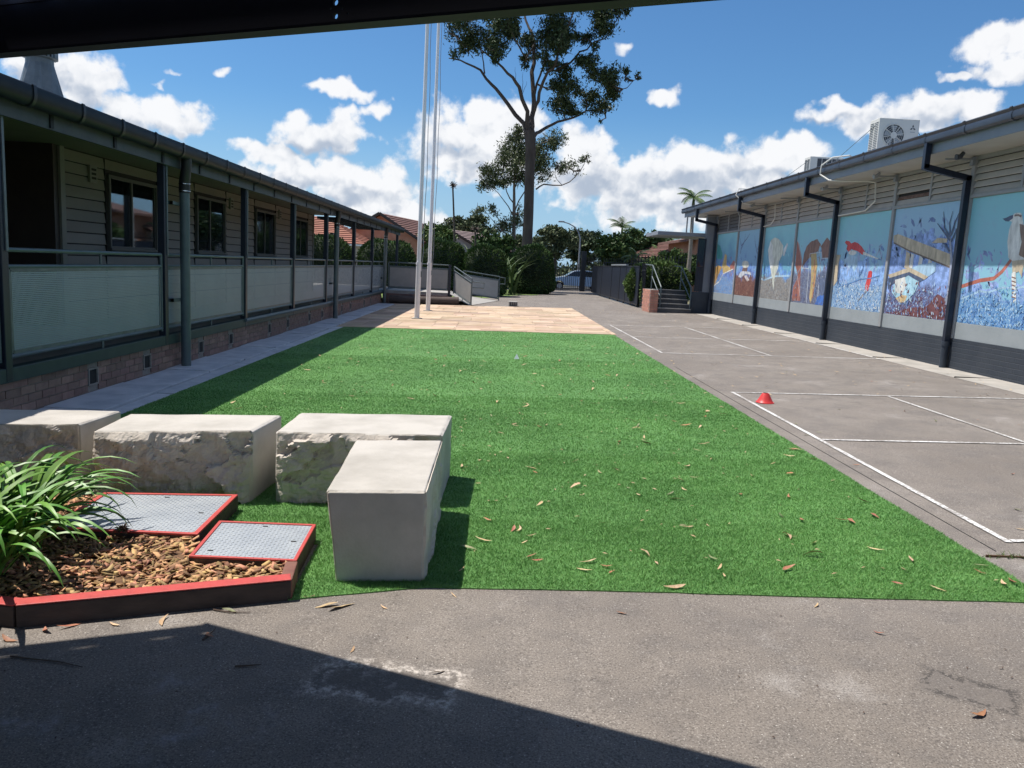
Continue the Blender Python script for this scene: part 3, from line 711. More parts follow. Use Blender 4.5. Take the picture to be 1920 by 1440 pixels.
for k in range(46):
    yy = YN + .35 + k * .86
    if yy > YE: break
    if g0 is None: g0 = extrude_profile(gb, 0, .05).build('gutter_bracket', M['rubber'], None, True); g0.parent = LB; o = g0
    else: o = bpy.data.objects.new('gutter_bracket', g0.data); link(o, LB)
    o.location = Vector((0, yy, 0)) - org(LB)
POSTS = [.6, 4.0, 7.4, 10.95, 14.4, 17.75, 21.1, 25.1, 28.7, 32.1, 35.6]
for i, py_ in enumerate(POSTS):
    MB().box(XF - .05, XF + .045, py_ - .05, py_ + .05, .28 if py_ < 31.5 else -.1, 2.9).build('post', M['navy'], LB, bevel=.006)
    if i >= 2: MB().box(XF + .046, XF + .058, py_ + .005, py_ + .04, 1.5, 2.75).build('conduit', M['galv'], LB)
# railing bays: tube frame, two rails and a perforated sheet
def railing(parent, a, b, name='railing', sheet='perf'):
    """a, b: (x, y, z of deck) of the two ends"""
    a, b = Vector(a), Vector(b); d = b - a
    up = Vector((0, 0, 1)); A = lambda t, h: a + d * t + up * h
    R = MB().tube([A(0, 1.105), A(1, 1.105)], .022, 8).build(name, M['pipe'], parent, True)
    MB().tube([A(0, .95), A(1, .95)], .02, 8).build('rail', M['pipe'], R, True)
    MB().tube([A(0, .1), A(1, .1)], .022, 8).build('rail', M['pipe'], R, True)
    for t in (0, 1): MB().tube([A(t, 0.02 if name != 'railing' else .06), A(t, 1.105)], .022, 8).build('stanchion', M['pipe'], R, True)
    MB().tube([A(.52, 1.1), A(.52, .95)], .014, 6).build('spigot', M['pipe'], R, True)
    MB().tube([A(.52, .1), A(.52, -.03)], .014, 6).build('spigot', M['galv'], R, True)
    u = d.normalized(); e = .05 / d.length
    s_ = u.cross(up).normalized() * .004
    q = [A(e, .135), A(1 - e, .135), A(1 - e, .925), A(e, .925)]
    MB().sheet([p for p in q]).build('mesh_sheet', M[sheet], R)
    fr = MB()
    for p0, p1 in ((A(e, .135), A(1 - e, .135)), (A(e, .918), A(1 - e, .918)), (A(e, .13), A(e, .92)), (A(1 - e, .13), A(1 - e, .92))): fr.bar(p0, p1, .014, .034)
    fr.build('sheet_frame', M['galv'], R)
    return R
DZ = .405
for p0, p1 in zip(POSTS[1:], POSTS[2:]):
    if p0 > 31: continue
    railing(LB, (XF, p0 + .08, DZ), (XF, p1 - .08, DZ))
# round downpipes with rubber elbows
for yy in (11.38, 21.85, 31.2):
    x = -4.47; r = .068
    dp = MB().tube([(x, yy, gz(x) + .03), (x, yy, 2.42)], r, 18).build('downpipe', M['pipe'], LB, True)
    MB().tube([(x, yy, 2.38), (x, yy, 2.5), (x + .015, yy - .02, 2.58), (x + .05, yy - .06, 2.72), (x + .06, yy - .07, 2.86)], [r * 1.1, r * 1.1, r * 1.08, r * .98, r], 16).build('elbow', M['rubber'], dp, True)
    for zc in (2.4, 2.5): MB().tube([(x, yy, zc), (x, yy, zc + .012)], r * 1.16, 18).build('clamp', M['chrome'], dp, True)
    for zc in (.86, 2.2): MB().box(x - .13, x - r * .8, yy - .28, yy - .24, zc, zc + .045).box(x - .1, x - .05, yy - .28, yy, zc, zc + .045).build('strap', M['galv'], dp)
# low brick end and the ramp's railings
MB().box(-4.61, -2.0, 31.9, 32.1, -.2, .27).build('ramp_base', M['brick'], LB)
MB().box(-4.61, -2.0, 32.1, 34.6, -.2, .39).build('ramp_deck', M['concrete'], LB)
RP = thing('access_ramp', 'grey railed access ramp with perforated sheets beside the flagpole paving', 'ramp', (-1.8, 33, gz(-1.8)))
railing(RP, (-4.45, 32.05, DZ), (-2.0, 32.05, DZ), 'ramp_railing', 'sheet_pale')
MB().box(-2.03, -1.93, 32.0, 32.1, -.05, 1.53).build('post', M['navy'], RP)
railing(RP, (-1.8, 32.0, .36), (-1.03, 30.95, -.07), 'ramp_railing', 'sheet_pale')
railing(RP, (-1.6, 36, .18), (.05, 36, -.0), 'ramp_railing', 'sheet_pale')
MB().tube([(-1.0, 30.95, .92), (-.55, 30.95, .9), (-.55, 30.95, .7), (-1.0, 30.95, .7)], .022, 8).build('handrail_loop', M['pipe'], RP, True)
MB().tube([(.05, 36, 1.08), (.3, 36, 1.06), (.3, 36, .78), (.05, 36, .78)], .022, 8).build('handrail_loop', M['pipe'], RP, True)
MB().add([(-2, 32.1, .38), (-1.1, 31.1, gz(-1) + .01), (.05, 35.9, .02), (-1.6, 35.9, .2), (-2, 34.6, .38)], [(0, 1, 2, 3, 4)]).build('ramp_slope', M['concrete'], RP)
lg = MB().tube([(-4.3, 31.55, gz(-4) + .16), (-3.2, 31.5, gz(-3) + .15), (-1.55, 31.45, gz(-1.5) + .16)], [.16, .15, .16], 14).build('timber_log', M['log'], None, True)
tag(lg, 'dark round timber log lying at the foot of the ramp', 'log')
# roof ventilator with louvred cowl
cw = thing('roof_cowl', 'tapered grey sheet metal flue cowl standing on the shaded roof', 'roof vent', (-6.15, 10.9, 3.35))
c = Vector((-6.15, 10.9, 0)); V = []
for k in range(16):
    t = 2 * pi * k / 16 + pi / 16; sq = 1 / max(abs(cos(t)), abs(sin(t))); V.append((c.x + .27 * sq * cos(t), c.y + .27 * sq * sin(t), 3.3))
for k in range(16):
    t = 2 * pi * k / 16 + pi / 16; V.append((c.x + .165 * cos(t), c.y + .165 * sin(t), 3.9))
for k in range(16):
    t = 2 * pi * k / 16 + pi / 16; V.append((c.x + .165 * cos(t), c.y + .165 * sin(t), 3.98))
MB().add(V, [(k, (k + 1) % 16, (k + 1) % 16 + 16, k + 16) for k in range(16)] + [(k + 16, (k + 1) % 16 + 16, (k + 1) % 16 + 32, k + 32) for k in range(16)]).build('flue_base', M['galv'], cw)
MB().lathe((c.x, c.y, 3.96), [(.17, 0), (.21, .01), (.215, .02)], 24).build('cowl_ring', M['galv'], cw)
MB().lathe((c.x, c.y, 4.2), [(.215, 0), (.17, .05), (.0, .09)], 24).build('cowl_cap', M['galv'], cw)
for k in range(24):
    t = 2 * pi * k / 24; MB().bar((c.x + .2 * cos(t), c.y + .2 * sin(t), 3.97), (c.x + .2 * cos(t), c.y + .2 * sin(t), 4.21), .012, .04).build('louvre', M['galv'], cw)
MB().lathe((c.x, c.y, 3.95), [(.15, 0), (.15, .28)], 16).build('cowl_core', M['dark'], cw)

# ================================================================== covered way overhead, behind the camera
SH = thing('covered_way', 'dark steel beam and corrugated roof of the covered way overhead', 'roof', (.5, 0, gz(.5)))
bd = Vector((cos(radians(-24.25)), sin(radians(-24.25)), 0)); bn = Vector((-bd.y, bd.x, 0))       # along the beam, away from the camera
B0 = Vector((-2.3, 3.70, 0)); HB = 2.408
def beam():
    V = MB(); P0 = B0; P1 = B0 + bd * 9
    me = MB(); w = .012
    me.prism([P0 + Vector((0, 0, HB)), P1 + Vector((0, 0, HB)), P1 + Vector((0, 0, HB + .2)), P0 + Vector((0, 0, HB + .2))], bn * w)
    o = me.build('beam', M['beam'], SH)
    # real bolt holes through the web
    hs = []
    base = at(628, 3, 3.0)
    for px, py, r in ((629, 4, .011), (629, 30, .010), (620, 16, .0045), (642, 15, .0045), (652, 25, .004)):
        d = ray(px, py); q = B0 + Vector((0, 0, 0)); t = (q - Vector((0, 0, CAMH))).dot(bn) / d.dot(bn); p = Vector((0, 0, CAMH)) + d * t
        c_ = MB().tube([p - bn * .3, p + bn * .3], r, 12).build('hole_cutter', M['beam'], SH); hs.append(c_)
    for h in hs:
        m = o.modifiers.new('b', 'BOOLEAN'); m.operation = 'DIFFERENCE'; m.object = h; m.solver = 'EXACT'
    bpy.context.view_layer.update()
    dg = bpy.context.evaluated_depsgraph_get(); me2 = bpy.data.meshes.new_from_object(o.evaluated_get(dg)); o.modifiers.clear(); o.data = me2
    for h in hs: bpy.data.objects.remove(h, do_unlink=True)
    MB().prism([P0 - bn * .004 + Vector((0, 0, HB + .2005)), P1 - bn * .004 + Vector((0, 0, HB + .2005)), P1 - bn * .004 + Vector((0, 0, HB + .26)), P0 - bn * .004 + Vector((0, 0, HB + .26))], bn * .012).build('flashing', M['beam'], SH)
    f = MB().prism([P0 - bn * .05 + Vector((0, 0, HB - .012)), P1 - bn * .05 + Vector((0, 0, HB - .012)), P1 + bn * .02 + Vector((0, 0, HB - .012)), P0 + bn * .02 + Vector((0, 0, HB - .012))], (0, 0, .010))
    f.build('flange', M['beam'], SH)
beam()
def cover_roof():
    e_ = Vector((-.955, -.3, 0)); n_ = Vector((.3, -.955, 0)); a_ = B0 + e_ * .002; b_ = B0 + e_ * 5
    MB().prism([a_ + Vector((0, 0, HB)), b_ + Vector((0, 0, HB)), b_ + Vector((0, 0, HB + .26)), a_ + Vector((0, 0, HB + .26))], n_ * .012).build('shadow_edge_beam', M['beam'], SH)  # unseen beam, added so the roof's shadow edge runs on unbroken
    P0 = B0 - bn * .03; e2 = Vector((-.955, -.3, 0))
    V = []; F = []
    z = HB + .222
    pts = [P0 + bd * 10, P0, P0 + e2 * 5, P0 + e2 * 5 - bn * 5, P0 + bd * 10 - bn * 9]
    # corrugated sheets: ribs run across the beam
    n = 150
    for k in range(n):
        s0 = -6 + k * .11
        p = P0 + bd * s0
        far = p + bn * .0
        if s0 < 0:
            tpar = -s0 / max(1e-6, -(e2.dot(bd))); far = P0 + e2 * tpar
        dz = .018 * (1 if k % 2 else -1)
        V += [(far.x, far.y, z + dz), (far.x - bn.x * 8, far.y - bn.y * 8, z + .35 + dz)]
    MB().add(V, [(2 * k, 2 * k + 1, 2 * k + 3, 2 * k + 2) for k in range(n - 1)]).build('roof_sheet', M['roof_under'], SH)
    for s0 in (-3.2, 5.6):
        p = B0 + bd * s0 - bn * .4 if s0 > 0 else B0 + e2 * 3.2 - bn * .4
        MB().box(p.x - .05, p.x + .05, p.y - .05, p.y + .05, gz(p.x), HB + .25).build('post', M['beam'], SH)
cover_roof()
# ================================================================== sandstone blocks
def rock_mat():
    m = mat('rock faced sandstone', (.44, .39, .33), (.58, .52, .45), 4, .9, bump=.7, bscale=55, det=9, bdist=.008)
    return m
M['rock'] = rock_mat()
def fbm(p, o=5, s=1.0):
    v = 0; a = 1.0
    for k in range(o): v += a * noise.noise(p * s); s *= 2.05; a *= .52
    return v
def stone_block(label, corners, h, z0, rough, seed, rough_amp=.05, top_nick=.02, under=0.0):
    """corners: 4 ground points (front-left, front-right, back-right, back-left); rough: faces left as broken rock"""
    c4 = [Vector((x, y, 0)) for x, y in corners]; bm = bmesh.new(); so = Vector((seed * 3.7, seed * 1.3, seed * 2.2)); rs = random.Random(seed)
    fx = (c4[1] - c4[0]).normalized(); fy = (c4[3] - c4[0]).normalized()
    dirs = {0: -fy, 1: fx, 2: fy, 3: -fx, 4: Vector((0, 0, 1))}
    facets = {}
    for fi in rough:                                             # split planes: each cell has its own depth and tilt
        facets[fi] = [(rs.random(), rs.random(), rs.uniform(-.55, 1.0), rs.uniform(-1.6, 1.6), rs.uniform(-2.4, 1.0)) for _ in range(11)]
    def P(u, v, w):
        q = c4[0].lerp(c4[1], u).lerp(c4[3].lerp(c4[2], u), v) + fx * (under * (1 - u) * (1 - w)); q.z = gz(q.x) + z0 + h * w; return q
    def rockdepth(fi, s, t, q):
        wv = Vector((s * 3, t * 3, fi)) + so
        s2 = s + .09 * fbm(wv, 4, 1.4); t2 = t + .13 * fbm(wv + Vector((7, 3, 1)), 4, 1.4)
        best = None; 
        for (a_, b_, d, sx, tx) in facets[fi]:
            ds, dt = s2 - a_, (t2 - b_) * .6; r2 = ds * ds + dt * dt
            if best is None or r2 < best[0]: best = (r2, d + sx * ds + tx * dt)
        v = best[1] * .85 + .3 * fbm(q + so, 6, 8.0) + .2 * (.5 - abs(fbm(q * 1.0 + so * 2, 4, 14.0)))
        return v * rough_amp
    cache = {}
    def vert(u, v, w):
        k = (round(u, 4), round(v, 4), round(w, 4))
        if k in cache: return cache[k]
        q = P(u, v, w); dsp = Vector((0, 0, 0)); on = []
        if v == 0: on.append((0, u, w))
        if v == 1: on.append((2, 1 - u, w))
        if u == 0: on.append((3, 1 - v, w))
        if u == 1: on.append((1, v, w))
        if w == 1: on.append((4, u, v))
        for fi, s, t in on:
            nn = dirs[fi]
            if fi in rough:
                e = min(1, (1 - w) / .10); es = min(1, min(s, 1 - s) / .05)
                dsp += nn * rockdepth(fi, s, w, q) * (.12 + .88 * e) * (.35 + .65 * es)
                if w == 1:
                    nk = top_nick * max(0, .3 + 1.5 * fbm(q + so, 4, 5.0)); dsp -= nn * nk; dsp.z -= nk * .45
            else: dsp += nn * (.003 * noise.noise(q * 7 + so) + .004 * noise.noise(q * 2.5 + so))
        if len(on) >= 2:
            for fi, s, t in on: dsp -= dirs[fi] * (.007 + .013 * max(0, noise.noise(q * 12 + so)) + .012 * max(0, noise.noise(q * 31 + so) - .25))
        if w == 0: dsp.z = 0
        cache[k] = bm.verts.new(q + dsp); return cache[k]
    faces = {0: lambda s, t: (s, 0, t), 1: lambda s, t: (1, s, t), 2: lambda s, t: (1 - s, 1, t), 3: lambda s, t: (0, 1 - s, t), 4: lambda s, t: (s, t, 1)}
    def grid(n): return [0, .012, .03] + [.03 + .94 * k / n for k in range(1, n)] + [.97, .988, 1]
    GU, GV, GW = grid(84), grid(44), grid(46)
    G_ = {0: (GU, GW), 2: ([1 - x for x in reversed(GU)], GW), 1: (GV, GW), 3: ([1 - x for x in reversed(GV)], GW), 4: (GU, GV)}
    for fi, fn in faces.items():
        gs, gt = G_[fi]
        for i in range(len(gs) - 1):
            for j in range(len(gt) - 1):
                vs = [vert(*x) for x in (fn(gs[i], gt[j]), fn(gs[i + 1], gt[j]), fn(gs[i + 1], gt[j + 1]), fn(gs[i], gt[j + 1]))]
                if len(set(vs)) == 4:
                    try: f = bm.faces.new(vs)
                    except ValueError: continue
                    f.material_index = 1 if fi in rough else 0; f.smooth = fi not in rough
    me = bpy.data.meshes.new('sandstone_block'); bmesh.ops.recalc_face_normals(bm, faces=bm.faces); bm.to_mesh(me); bm.free()
    me.materials.append(M['sandstone']); me.materials.append(M['rock'])
    o = link(bpy.data.objects.new('sandstone_block', me)); ORG[o.name] = Vector()
    tag(o, label, 'stone block', 'sandstone seating blocks'); return o
stone_block('sandstone block half in the building shade behind the strappy plant', [(-3.75, 5.05), (-2.72, 5.13), (-2.68, 5.62), (-3.75, 5.58)], .49, 0, {0}, 1)
stone_block('long rock faced sandstone block behind the larger steel plate', [(-2.55, 4.98), (-1.57, 5.08), (-1.53, 5.64), (-2.6, 5.58)], .48, 0, {0, 3}, 2, .075)
stone_block('sandstone block with a rock face partly hidden by the sawn one before it', [(-1.42, 5.1), (-.32, 5.1), (-.3, 5.82), (-1.43, 5.78)], .475, 0, {0}, 3, .075)
stone_block('smooth sawn sandstone block on the turf with a chipped side edge', [(-.80, 3.77), (-.31, 3.79), (-.31, 4.96), (-.86, 4.92)], .475, 0, {1}, 6, .022, .03, .055)

# ================================================================== planter bed with red sleeper edging
PB = thing('planter_bed', 'mulched garden bed edged with red topped dark timber sleepers', 'garden bed', (-1.8, 3.7, gz(-1.8)))
ZT = .098
def sleeper(a, b, w=.075, top=.103, painted=True, side=M['sleeper'], name='sleeper'):
    a, b = Vector((*a, 0)), Vector((*b, 0)); d = (b - a); u = d.normalized(); s = Vector((-u.y, u.x, 0)) * w
    zlo = min(gz(a.x), gz(b.x)) - .02
    def slab(d0, d1):
        q = [a, b, b + s, a + s]; za, zb_ = gz(a.x), gz(b.x); zz = [za, zb_, zb_, za]
        return MB().add([(p.x, p.y, z + d0) for p, z in zip(q, zz)] + [(p.x, p.y, z + d1) for p, z in zip(q, zz)], [(3, 2, 1, 0), (4, 5, 6, 7), (0, 1, 5, 4), (1, 2, 6, 5), (2, 3, 7, 6), (3, 0, 4, 7)])
    o = slab(-.02, top - .006).build(name, side, PB, bevel=.006)
    if painted: slab(top - .0055, top + .001).build('painted_top', M['red'], o, bevel=.003)
    return o
sleeper((-2.005, 3.222), (-.912, 3.552))
sleeper((-3.1, 3.42), (-2.016, 3.222))
sleeper((-.908, 3.556), (-.94, 3.79), .06, painted=False, side=M['sleeper_b'], top=.108)
sleeper((-1.0, 5.0), (-1.01, 5.0 + .01)) if False else None
# mulch mound
bedp = [(-3.1, 3.46), (-2.0, 3.28), (-.96, 3.6), (-.98, 3.81), (-1.49, 3.81), (-1.57, 4.15), (-2.4, 4.14), (-2.42, 4.92), (-3.1, 4.92)]
def mz(x, y): return gz(x) + .068 + .018 * noise.noise(Vector((x * 2.2, y * 2.2, 0))) + .012 * noise.noise(Vector((x * 9, y * 9, 3)))
gx = np.arange(-3.15, -.9, .04); gy = np.arange(3.0, 4.95, .04); V = []; F = []; idx = {}
for i, x in enumerate(gx):
    for j, y in enumerate(gy):
        if in_poly(np.array([x]), np.array([y]), bedp)[0]: idx[(i, j)] = len(V); V.append((x, y, mz(x, y)))
for (i, j) in list(idx):
    k = [(i, j), (i + 1, j), (i + 1, j + 1), (i, j + 1)]
    if all(q in idx for q in k): F.append(tuple(idx[q] for q in k))
MB().add(V, F).build('soil', M['mulch'], PB, True)
def chips(n=6500):
    X = RNG.uniform(-3.05, -.9, n); Y = RNG.uniform(3.2, 4.9, n); k = in_poly(X, Y, bedp); X, Y = X[k], Y[k]
    V = []; F = []
    for x, y in zip(X, Y):
        l, w, t = random.uniform(.018, .072) , random.uniform(.009, .03), random.uniform(.001, .003)
        R = Matrix.Rotation(random.uniform(0, 2 * pi), 3, 'Z') @ Matrix.Rotation(random.gauss(0, .45), 3, 'X') @ Matrix.Rotation(random.gauss(0, .3), 3, 'Y')
        z = mz(x, y) + random.uniform(0, .022); b = len(V); sk = random.uniform(-.3, .3) * l
        for (a, c, d) in ((-l/2, -w/2, -t), (l/2, -w/2*.6, -t), (l/2 + sk, w/2, -t), (-l/2 + sk*.5, w/2*.8, -t), (-l/2, -w/2, t), (l/2, -w/2*.6, t), (l/2 + sk, w/2, t), (-l/2 + sk*.5, w/2*.8, t)):
            p = R @ Vector((a, c, d)); V.append((x + p.x, y + p.y, z + p.z))
        F += [(b+4,b+5,b+6,b+7),(b,b+1,b+5,b+4),(b+1,b+2,b+6,b+5),(b+2,b+3,b+7,b+6),(b+3,b,b+4,b+7)]
    o = np_obj('wood_chips', V, F, M['chip'], PB); o['kind'] = 'stuff'
chips()
# steel tread plate covers in red frames
def tread_cover(label, pts, top):
    c = sum((Vector((*p, 0)) for p in pts), Vector()) / 4; zl = gz(c.x) - .01
    T = thing('tread_plate_cover', label, 'pit cover', (c.x, c.y, zl), 'steel tread plate covers')
    P = [Vector((*p, 0)) for p in pts]; ins = [c + (p - c) * .93 for p in P]
    for i in range(4):
        a, b, bi, ai = P[i], P[(i + 1) % 4], ins[(i + 1) % 4], ins[i]
        MB().prism([(*a.xy, zl), (*b.xy, zl), (*bi.xy, zl), (*ai.xy, zl)], (0, 0, top - .008 - zl)).build('frame_side', M['sleeper'], T)
        MB().prism([(*a.xy, top - .0075), (*b.xy, top - .0075), (*bi.xy, top - .0075), (*ai.xy, top - .0075)], (0, 0, .0115)).build('frame_top', M['red'], T, bevel=.002)
    q = [c + (p - c) * .925 for p in P]
    pl = MB().prism([(*p.xy, top - .012) for p in q], (0, 0, .010)).build('plate', M['plate'], T)
    # raised tread lozenges, alternate directions
    t = MB(); W_ = (q[1] - q[0]).length; H_ = (q[3] - q[0]).length; n1, n2 = int(W_ / .021), int(H_ / .021)
    for i in range(n1):
        for j in range(n2):
            u, v = (i + .5) / n1, (j + .5) / n2
            p = q[0].lerp(q[1], u).lerp(q[3].lerp(q[2], u), v); a = radians(45 if (i + j) % 2 else -45)
            dx, dy = Vector((cos(a), sin(a), 0)) * .0095, Vector((-sin(a), cos(a), 0)) * .0028
            z = top - .002
            t.add([p + dx + Vector((0, 0, z)), p + dy + Vector((0, 0, z)), p - dx + Vector((0, 0, z)), p - dy + Vector((0, 0, z)), p + dx * .6 + Vector((0, 0, z + .002)), p + dy * .7 + Vector((0, 0, z + .002)), p - dx * .6 + Vector((0, 0, z + .002)), p - dy * .7 + Vector((0, 0, z + .002))],
                  [(4, 5, 6, 7), (0, 1, 5, 4), (1, 2, 6, 5), (2, 3, 7, 6), (3, 0, 4, 7)])
    t.build('tread', M['plate'], pl)['kind'] = 'stuff'
    for u, v in ((.5, .93), (.12, .15), (.9, .5)):
        p = q[0].lerp(q[1], u).lerp(q[3].lerp(q[2], u), v); MB().box(p.x - .014, p.x + .014, p.y - .005, p.y + .005, top - .0025, top + .001).build('lifting_slot', M['dark'], pl)
    return T
tread_cover('larger tread plate cover in a red frame in front of the long sandstone block', [(-2.39, 4.14), (-1.575, 4.14), (-1.6, 4.89), (-2.41, 4.81)], .062)
tread_cover('smaller tread plate cover in a red frame beside the smooth sawn block', [(-1.49, 3.8), (-.95, 3.8), (-.98, 4.36), (-1.53, 4.35)], .072)
# strappy plant: every leaf is a part
SP = thing('strap_leaf_plant', 'clump of long arching glossy green strap leaves in the garden bed', 'plant', (-2.5, 3.9, .03))
rr = random.Random(5)
def strap(base, ang, L_, rise, w, par, m, nseg=11, twist=0):
    d = Vector((cos(ang), sin(ang), 0)); s = Vector((-sin(ang), cos(ang), 0)); V = []
    p = Vector(base); el = rise; step = L_ / nseg
    for k in range(nseg + 1):
        t = k / nseg; ww = w * (min(1, .55 + t * 2.0)) * (1 - max(0, (t - .55) / .45) ** 1.7 * .97) / 2
        up = Vector((0, 0, 1)) * cos(el) - d * sin(el)
        V += [p - s * ww + up * ww * .35, p - up * ww * .12, p + s * ww + up * ww * .35]
        p = p + (d * cos(el) + Vector((0, 0, 1)) * sin(el)) * step; el -= (rise + twist) / nseg * (.6 + 1.6 * t)
    F = []
    for k in range(nseg):
        b = 3 * k; F += [(b, b + 1, b + 4, b + 3), (b + 1, b + 2, b + 5, b + 4)]
    return MB().add(V, F).build('leaf', m, par, True)
for cx, cy, n in ((-2.38, 3.6, 36), (-2.42, 3.84, 54), (-2.58, 3.68, 40), (-2.46, 4.08, 36), (-2.74, 3.9, 34), (-2.66, 4.2, 26)):
    for k in range(n):
        a = rr.uniform(0, 2 * pi); rise = rr.uniform(.85, 1.5); L_ = rr.uniform(.46, .78)
        strap((cx + .06 * cos(a) + rr.gauss(0, .03), cy + .06 * sin(a) + rr.gauss(0, .03), .03), a + rr.gauss(0, .15), L_, rise, rr.uniform(.028, .046), SP, M['strapleaf'], twist=rr.uniform(.1, .9))
# torn root clump on the plate
rc = MB()
for k in range(90):
    a = rr.uniform(0, 2 * pi); e = rr.uniform(-.2, 1.4); p = Vector((-1.98, 4.14, .07)); d = Vector((cos(a) * cos(e), sin(a) * cos(e), sin(e))); l = rr.uniform(.025, .06)
    rc.tube([p, p + d * l * .6, p + d * l + Vector((0, 0, -.012))], [.004, .003, .001], 3)
tag(rc.build('root_clump', M['root']), 'dried tuft of roots lying on the larger plate edge', 'roots')
# ================================================================== right building: mural wall
RX = 8.1
RB = thing('mural_building', 'school building with navy plinth, louvred clerestory and deep eaves behind the murals', 'building', (10, 18, gz(8.6)))
Y0, Y1 = 4.0, 29.75
def plinth_mat():
    m = mat('bagged brick plinth paint', (.024, .032, .045), (.036, .044, .056), 2.2, .6); N, L, b = nd(m)
    geo = N.new('ShaderNodeNewGeometry'); sx = N.new('ShaderNodeSeparateXYZ'); L.new(geo.outputs['Position'], sx.inputs[0]); cb = N.new('ShaderNodeCombineXYZ')
    L.new(mth(N, L, 'ADD', sx.outputs[0], sx.outputs[1]), cb.inputs[0]); L.new(sx.outputs[2], cb.inputs[1])
    bt = N.new('ShaderNodeTexBrick'); bt.inputs['Scale'].default_value = 1; bt.inputs['Brick Width'].default_value = .24; bt.inputs['Row Height'].default_value = .0855; bt.inputs['Mortar Size'].default_value = .008; bt.inputs['Mortar Smooth'].default_value = .6
    L.new(cb.outputs[0], bt.inputs['Vector']); bp = N.new('ShaderNodeBump'); bp.inputs['Strength'].default_value = .8; bp.inputs['Distance'].default_value = .006; bp.invert = True
    L.new(bt.outputs['Fac'], bp.inputs['Height']); L.new(bp.outputs[0], b.inputs['Normal']); return m
M['plinth'] = plinth_mat()
MB().box(RX - .03, 11, Y0, Y1, -.1, .74).build('plinth', M['plinth'], RB)
MB().box(RX + .03, 11, Y0, Y1, .74, 3.9).build('wall', M['rtrim'], RB)
YB = [5.8, 8.45, 11.1, 13.75, 16.4, 19.05, 21.7, 24.35, 27.0, 29.65]
for a, b in zip(YB, YB[1:]):
    MB().box(RX - .012, RX + .031, a + .006, b - .006, .742, 1.03).build('base_panel', M['border'], RB, bevel=.004)
    MB().box(RX - .05, RX + .031, a + .05, b - .05, 3.17, 3.225).build('sill', M['rtrim'], RB, bevel=.005)
    MB().box(RX - .02, RX + .031, a + .05, b - .05, 3.81, 3.878).build('head_rail', M['rtrim'], RB)
    mid = (a + b) / 2
    MB().box(RX - .03, RX + .031, mid - .03, mid + .03, 3.227, 3.808).build('mullion', M['rtrim'], RB, bevel=.004)
for a in YB:
    MB().box(RX - .045, RX + .031, a - .048, a + .048, .745, 3.878).build('pilaster', M['rtrim'], RB, bevel=.005)
    MB().box(RX - .09, RX - .046, a - .05, a + .05, 3.72, 3.86).build('bracket_block', M['fascia'], RB)
    MB().bar((RX - .09, a, 3.83), (7.55, a, 3.80), .03, .035).build('eave_strut', M['rtrim'], RB)
sl = {}
for i, (a, b) in enumerate(zip(YB, YB[1:])):
    mid = (a + b) / 2
    for h, (p, q) in enumerate(((a + .05, mid - .032), (mid + .032, b - .05))):
        dark = (i == 8 - 0 and False) or i == 8
        MB().box(RX + .02, RX + .0305, p, q, 3.23, 3.806).build('louvre_backing', M['dark'], RB)
        for k in range(5):
            z = 3.232 + k * .115
            missing = (i == 3 and h == 1 and k == 1)
            mm = 'plywood' if missing else ('louvre_dark' if dark else 'louvre')
            key = (round(q - p, 3), mm)
            if key not in sl:
                sl[key] = MB().prism([(0, 0, 0), (-.022, 0, -.004), (-.026, 0, .006), (.016, 0, .105), (.02, 0, .1)], (0, q - p, 0)).build('louvre_slat', M[mm], None); o = sl[key]; o.parent = RB
            else: o = bpy.data.objects.new('louvre_slat', sl[key].data); link(o, RB)
            o.location = Vector((RX + (.022 if missing else .0), p, z)) - org(RB)
# eaves
MB().box(7.34, RX + .03, Y0, 31.6, 3.88, 3.895).build('soffit', M['soffit_r'], RB)
MB().box(7.31, 7.335, Y0, 31.9, 3.875, 4.11).build('fascia', M['fascia'], RB)
V = []
for j, yy in enumerate(np.arange(Y0, 32.0, .1)):
    dz = .015 * (1 if j % 2 else -1); V += [(7.25, yy, 4.2 + dz), (14, yy, 5.3 + dz)]
MB().add(V, [(2 * k, 2 * k + 1, 2 * k + 3, 2 * k + 2) for k in range(len(V) // 2 - 1)]).build('roof', M['roofmetal'], RB)
rg = [(7.305, 4.215), (7.305, 4.06), (7.285, 4.04), (7.23, 4.035), (7.195, 4.06), (7.185, 4.11), (7.20, 4.16), (7.18, 4.2), (7.19, 4.215), (7.2, 4.2)]
extrude_profile(rg, Y0, 32.0).build('gutter', M['gutter_r'], RB, True)
rgb_ = [(7.245 + (x - 7.245) * 1.14, 4.125 + (z - 4.125) * 1.12) for x, z in rg]
g1 = extrude_profile(rgb_, 0, .06).build('gutter_bracket', M['gutter_r'], None, True); g1.parent = RB
for k in range(24):
    o = g1 if k == 0 else link(bpy.data.objects.new('gutter_bracket', g1.data), RB)
    o.location = Vector((0, Y0 + .6 + k * 1.15, 0)) - org(RB)
for yy in (8.45, 13.78, 19.08, 24.38, 29.6):
    s = .05
    d = MB().bar((7.24, yy, 4.05), (7.24, yy, 3.63), .1, .09, (0, 1, 0)).build('downpipe', M['navy'], RB, bevel=.006)
    MB().bar((7.2, yy, 3.66), (RX - .06, yy, 3.50), .09, .1).build('offset_bend', M['navy'], d, bevel=.006)
    MB().bar((RX - .1, yy, 3.545), (RX - .1, yy, .62), .1, .09, (0, 1, 0)).build('lower_pipe', M['navy'], d, bevel=.006)
    MB().tube([(RX - .1, yy, .66), (RX - .1, yy, gz(RX) - .01)], .06, 12).build('foot_pipe', M['navy_matt'], d, True)
    MB().tube([(RX - .1, yy, .6), (RX - .1, yy, .68)], .072, 12).build('collar', M['navy_matt'], d, True)
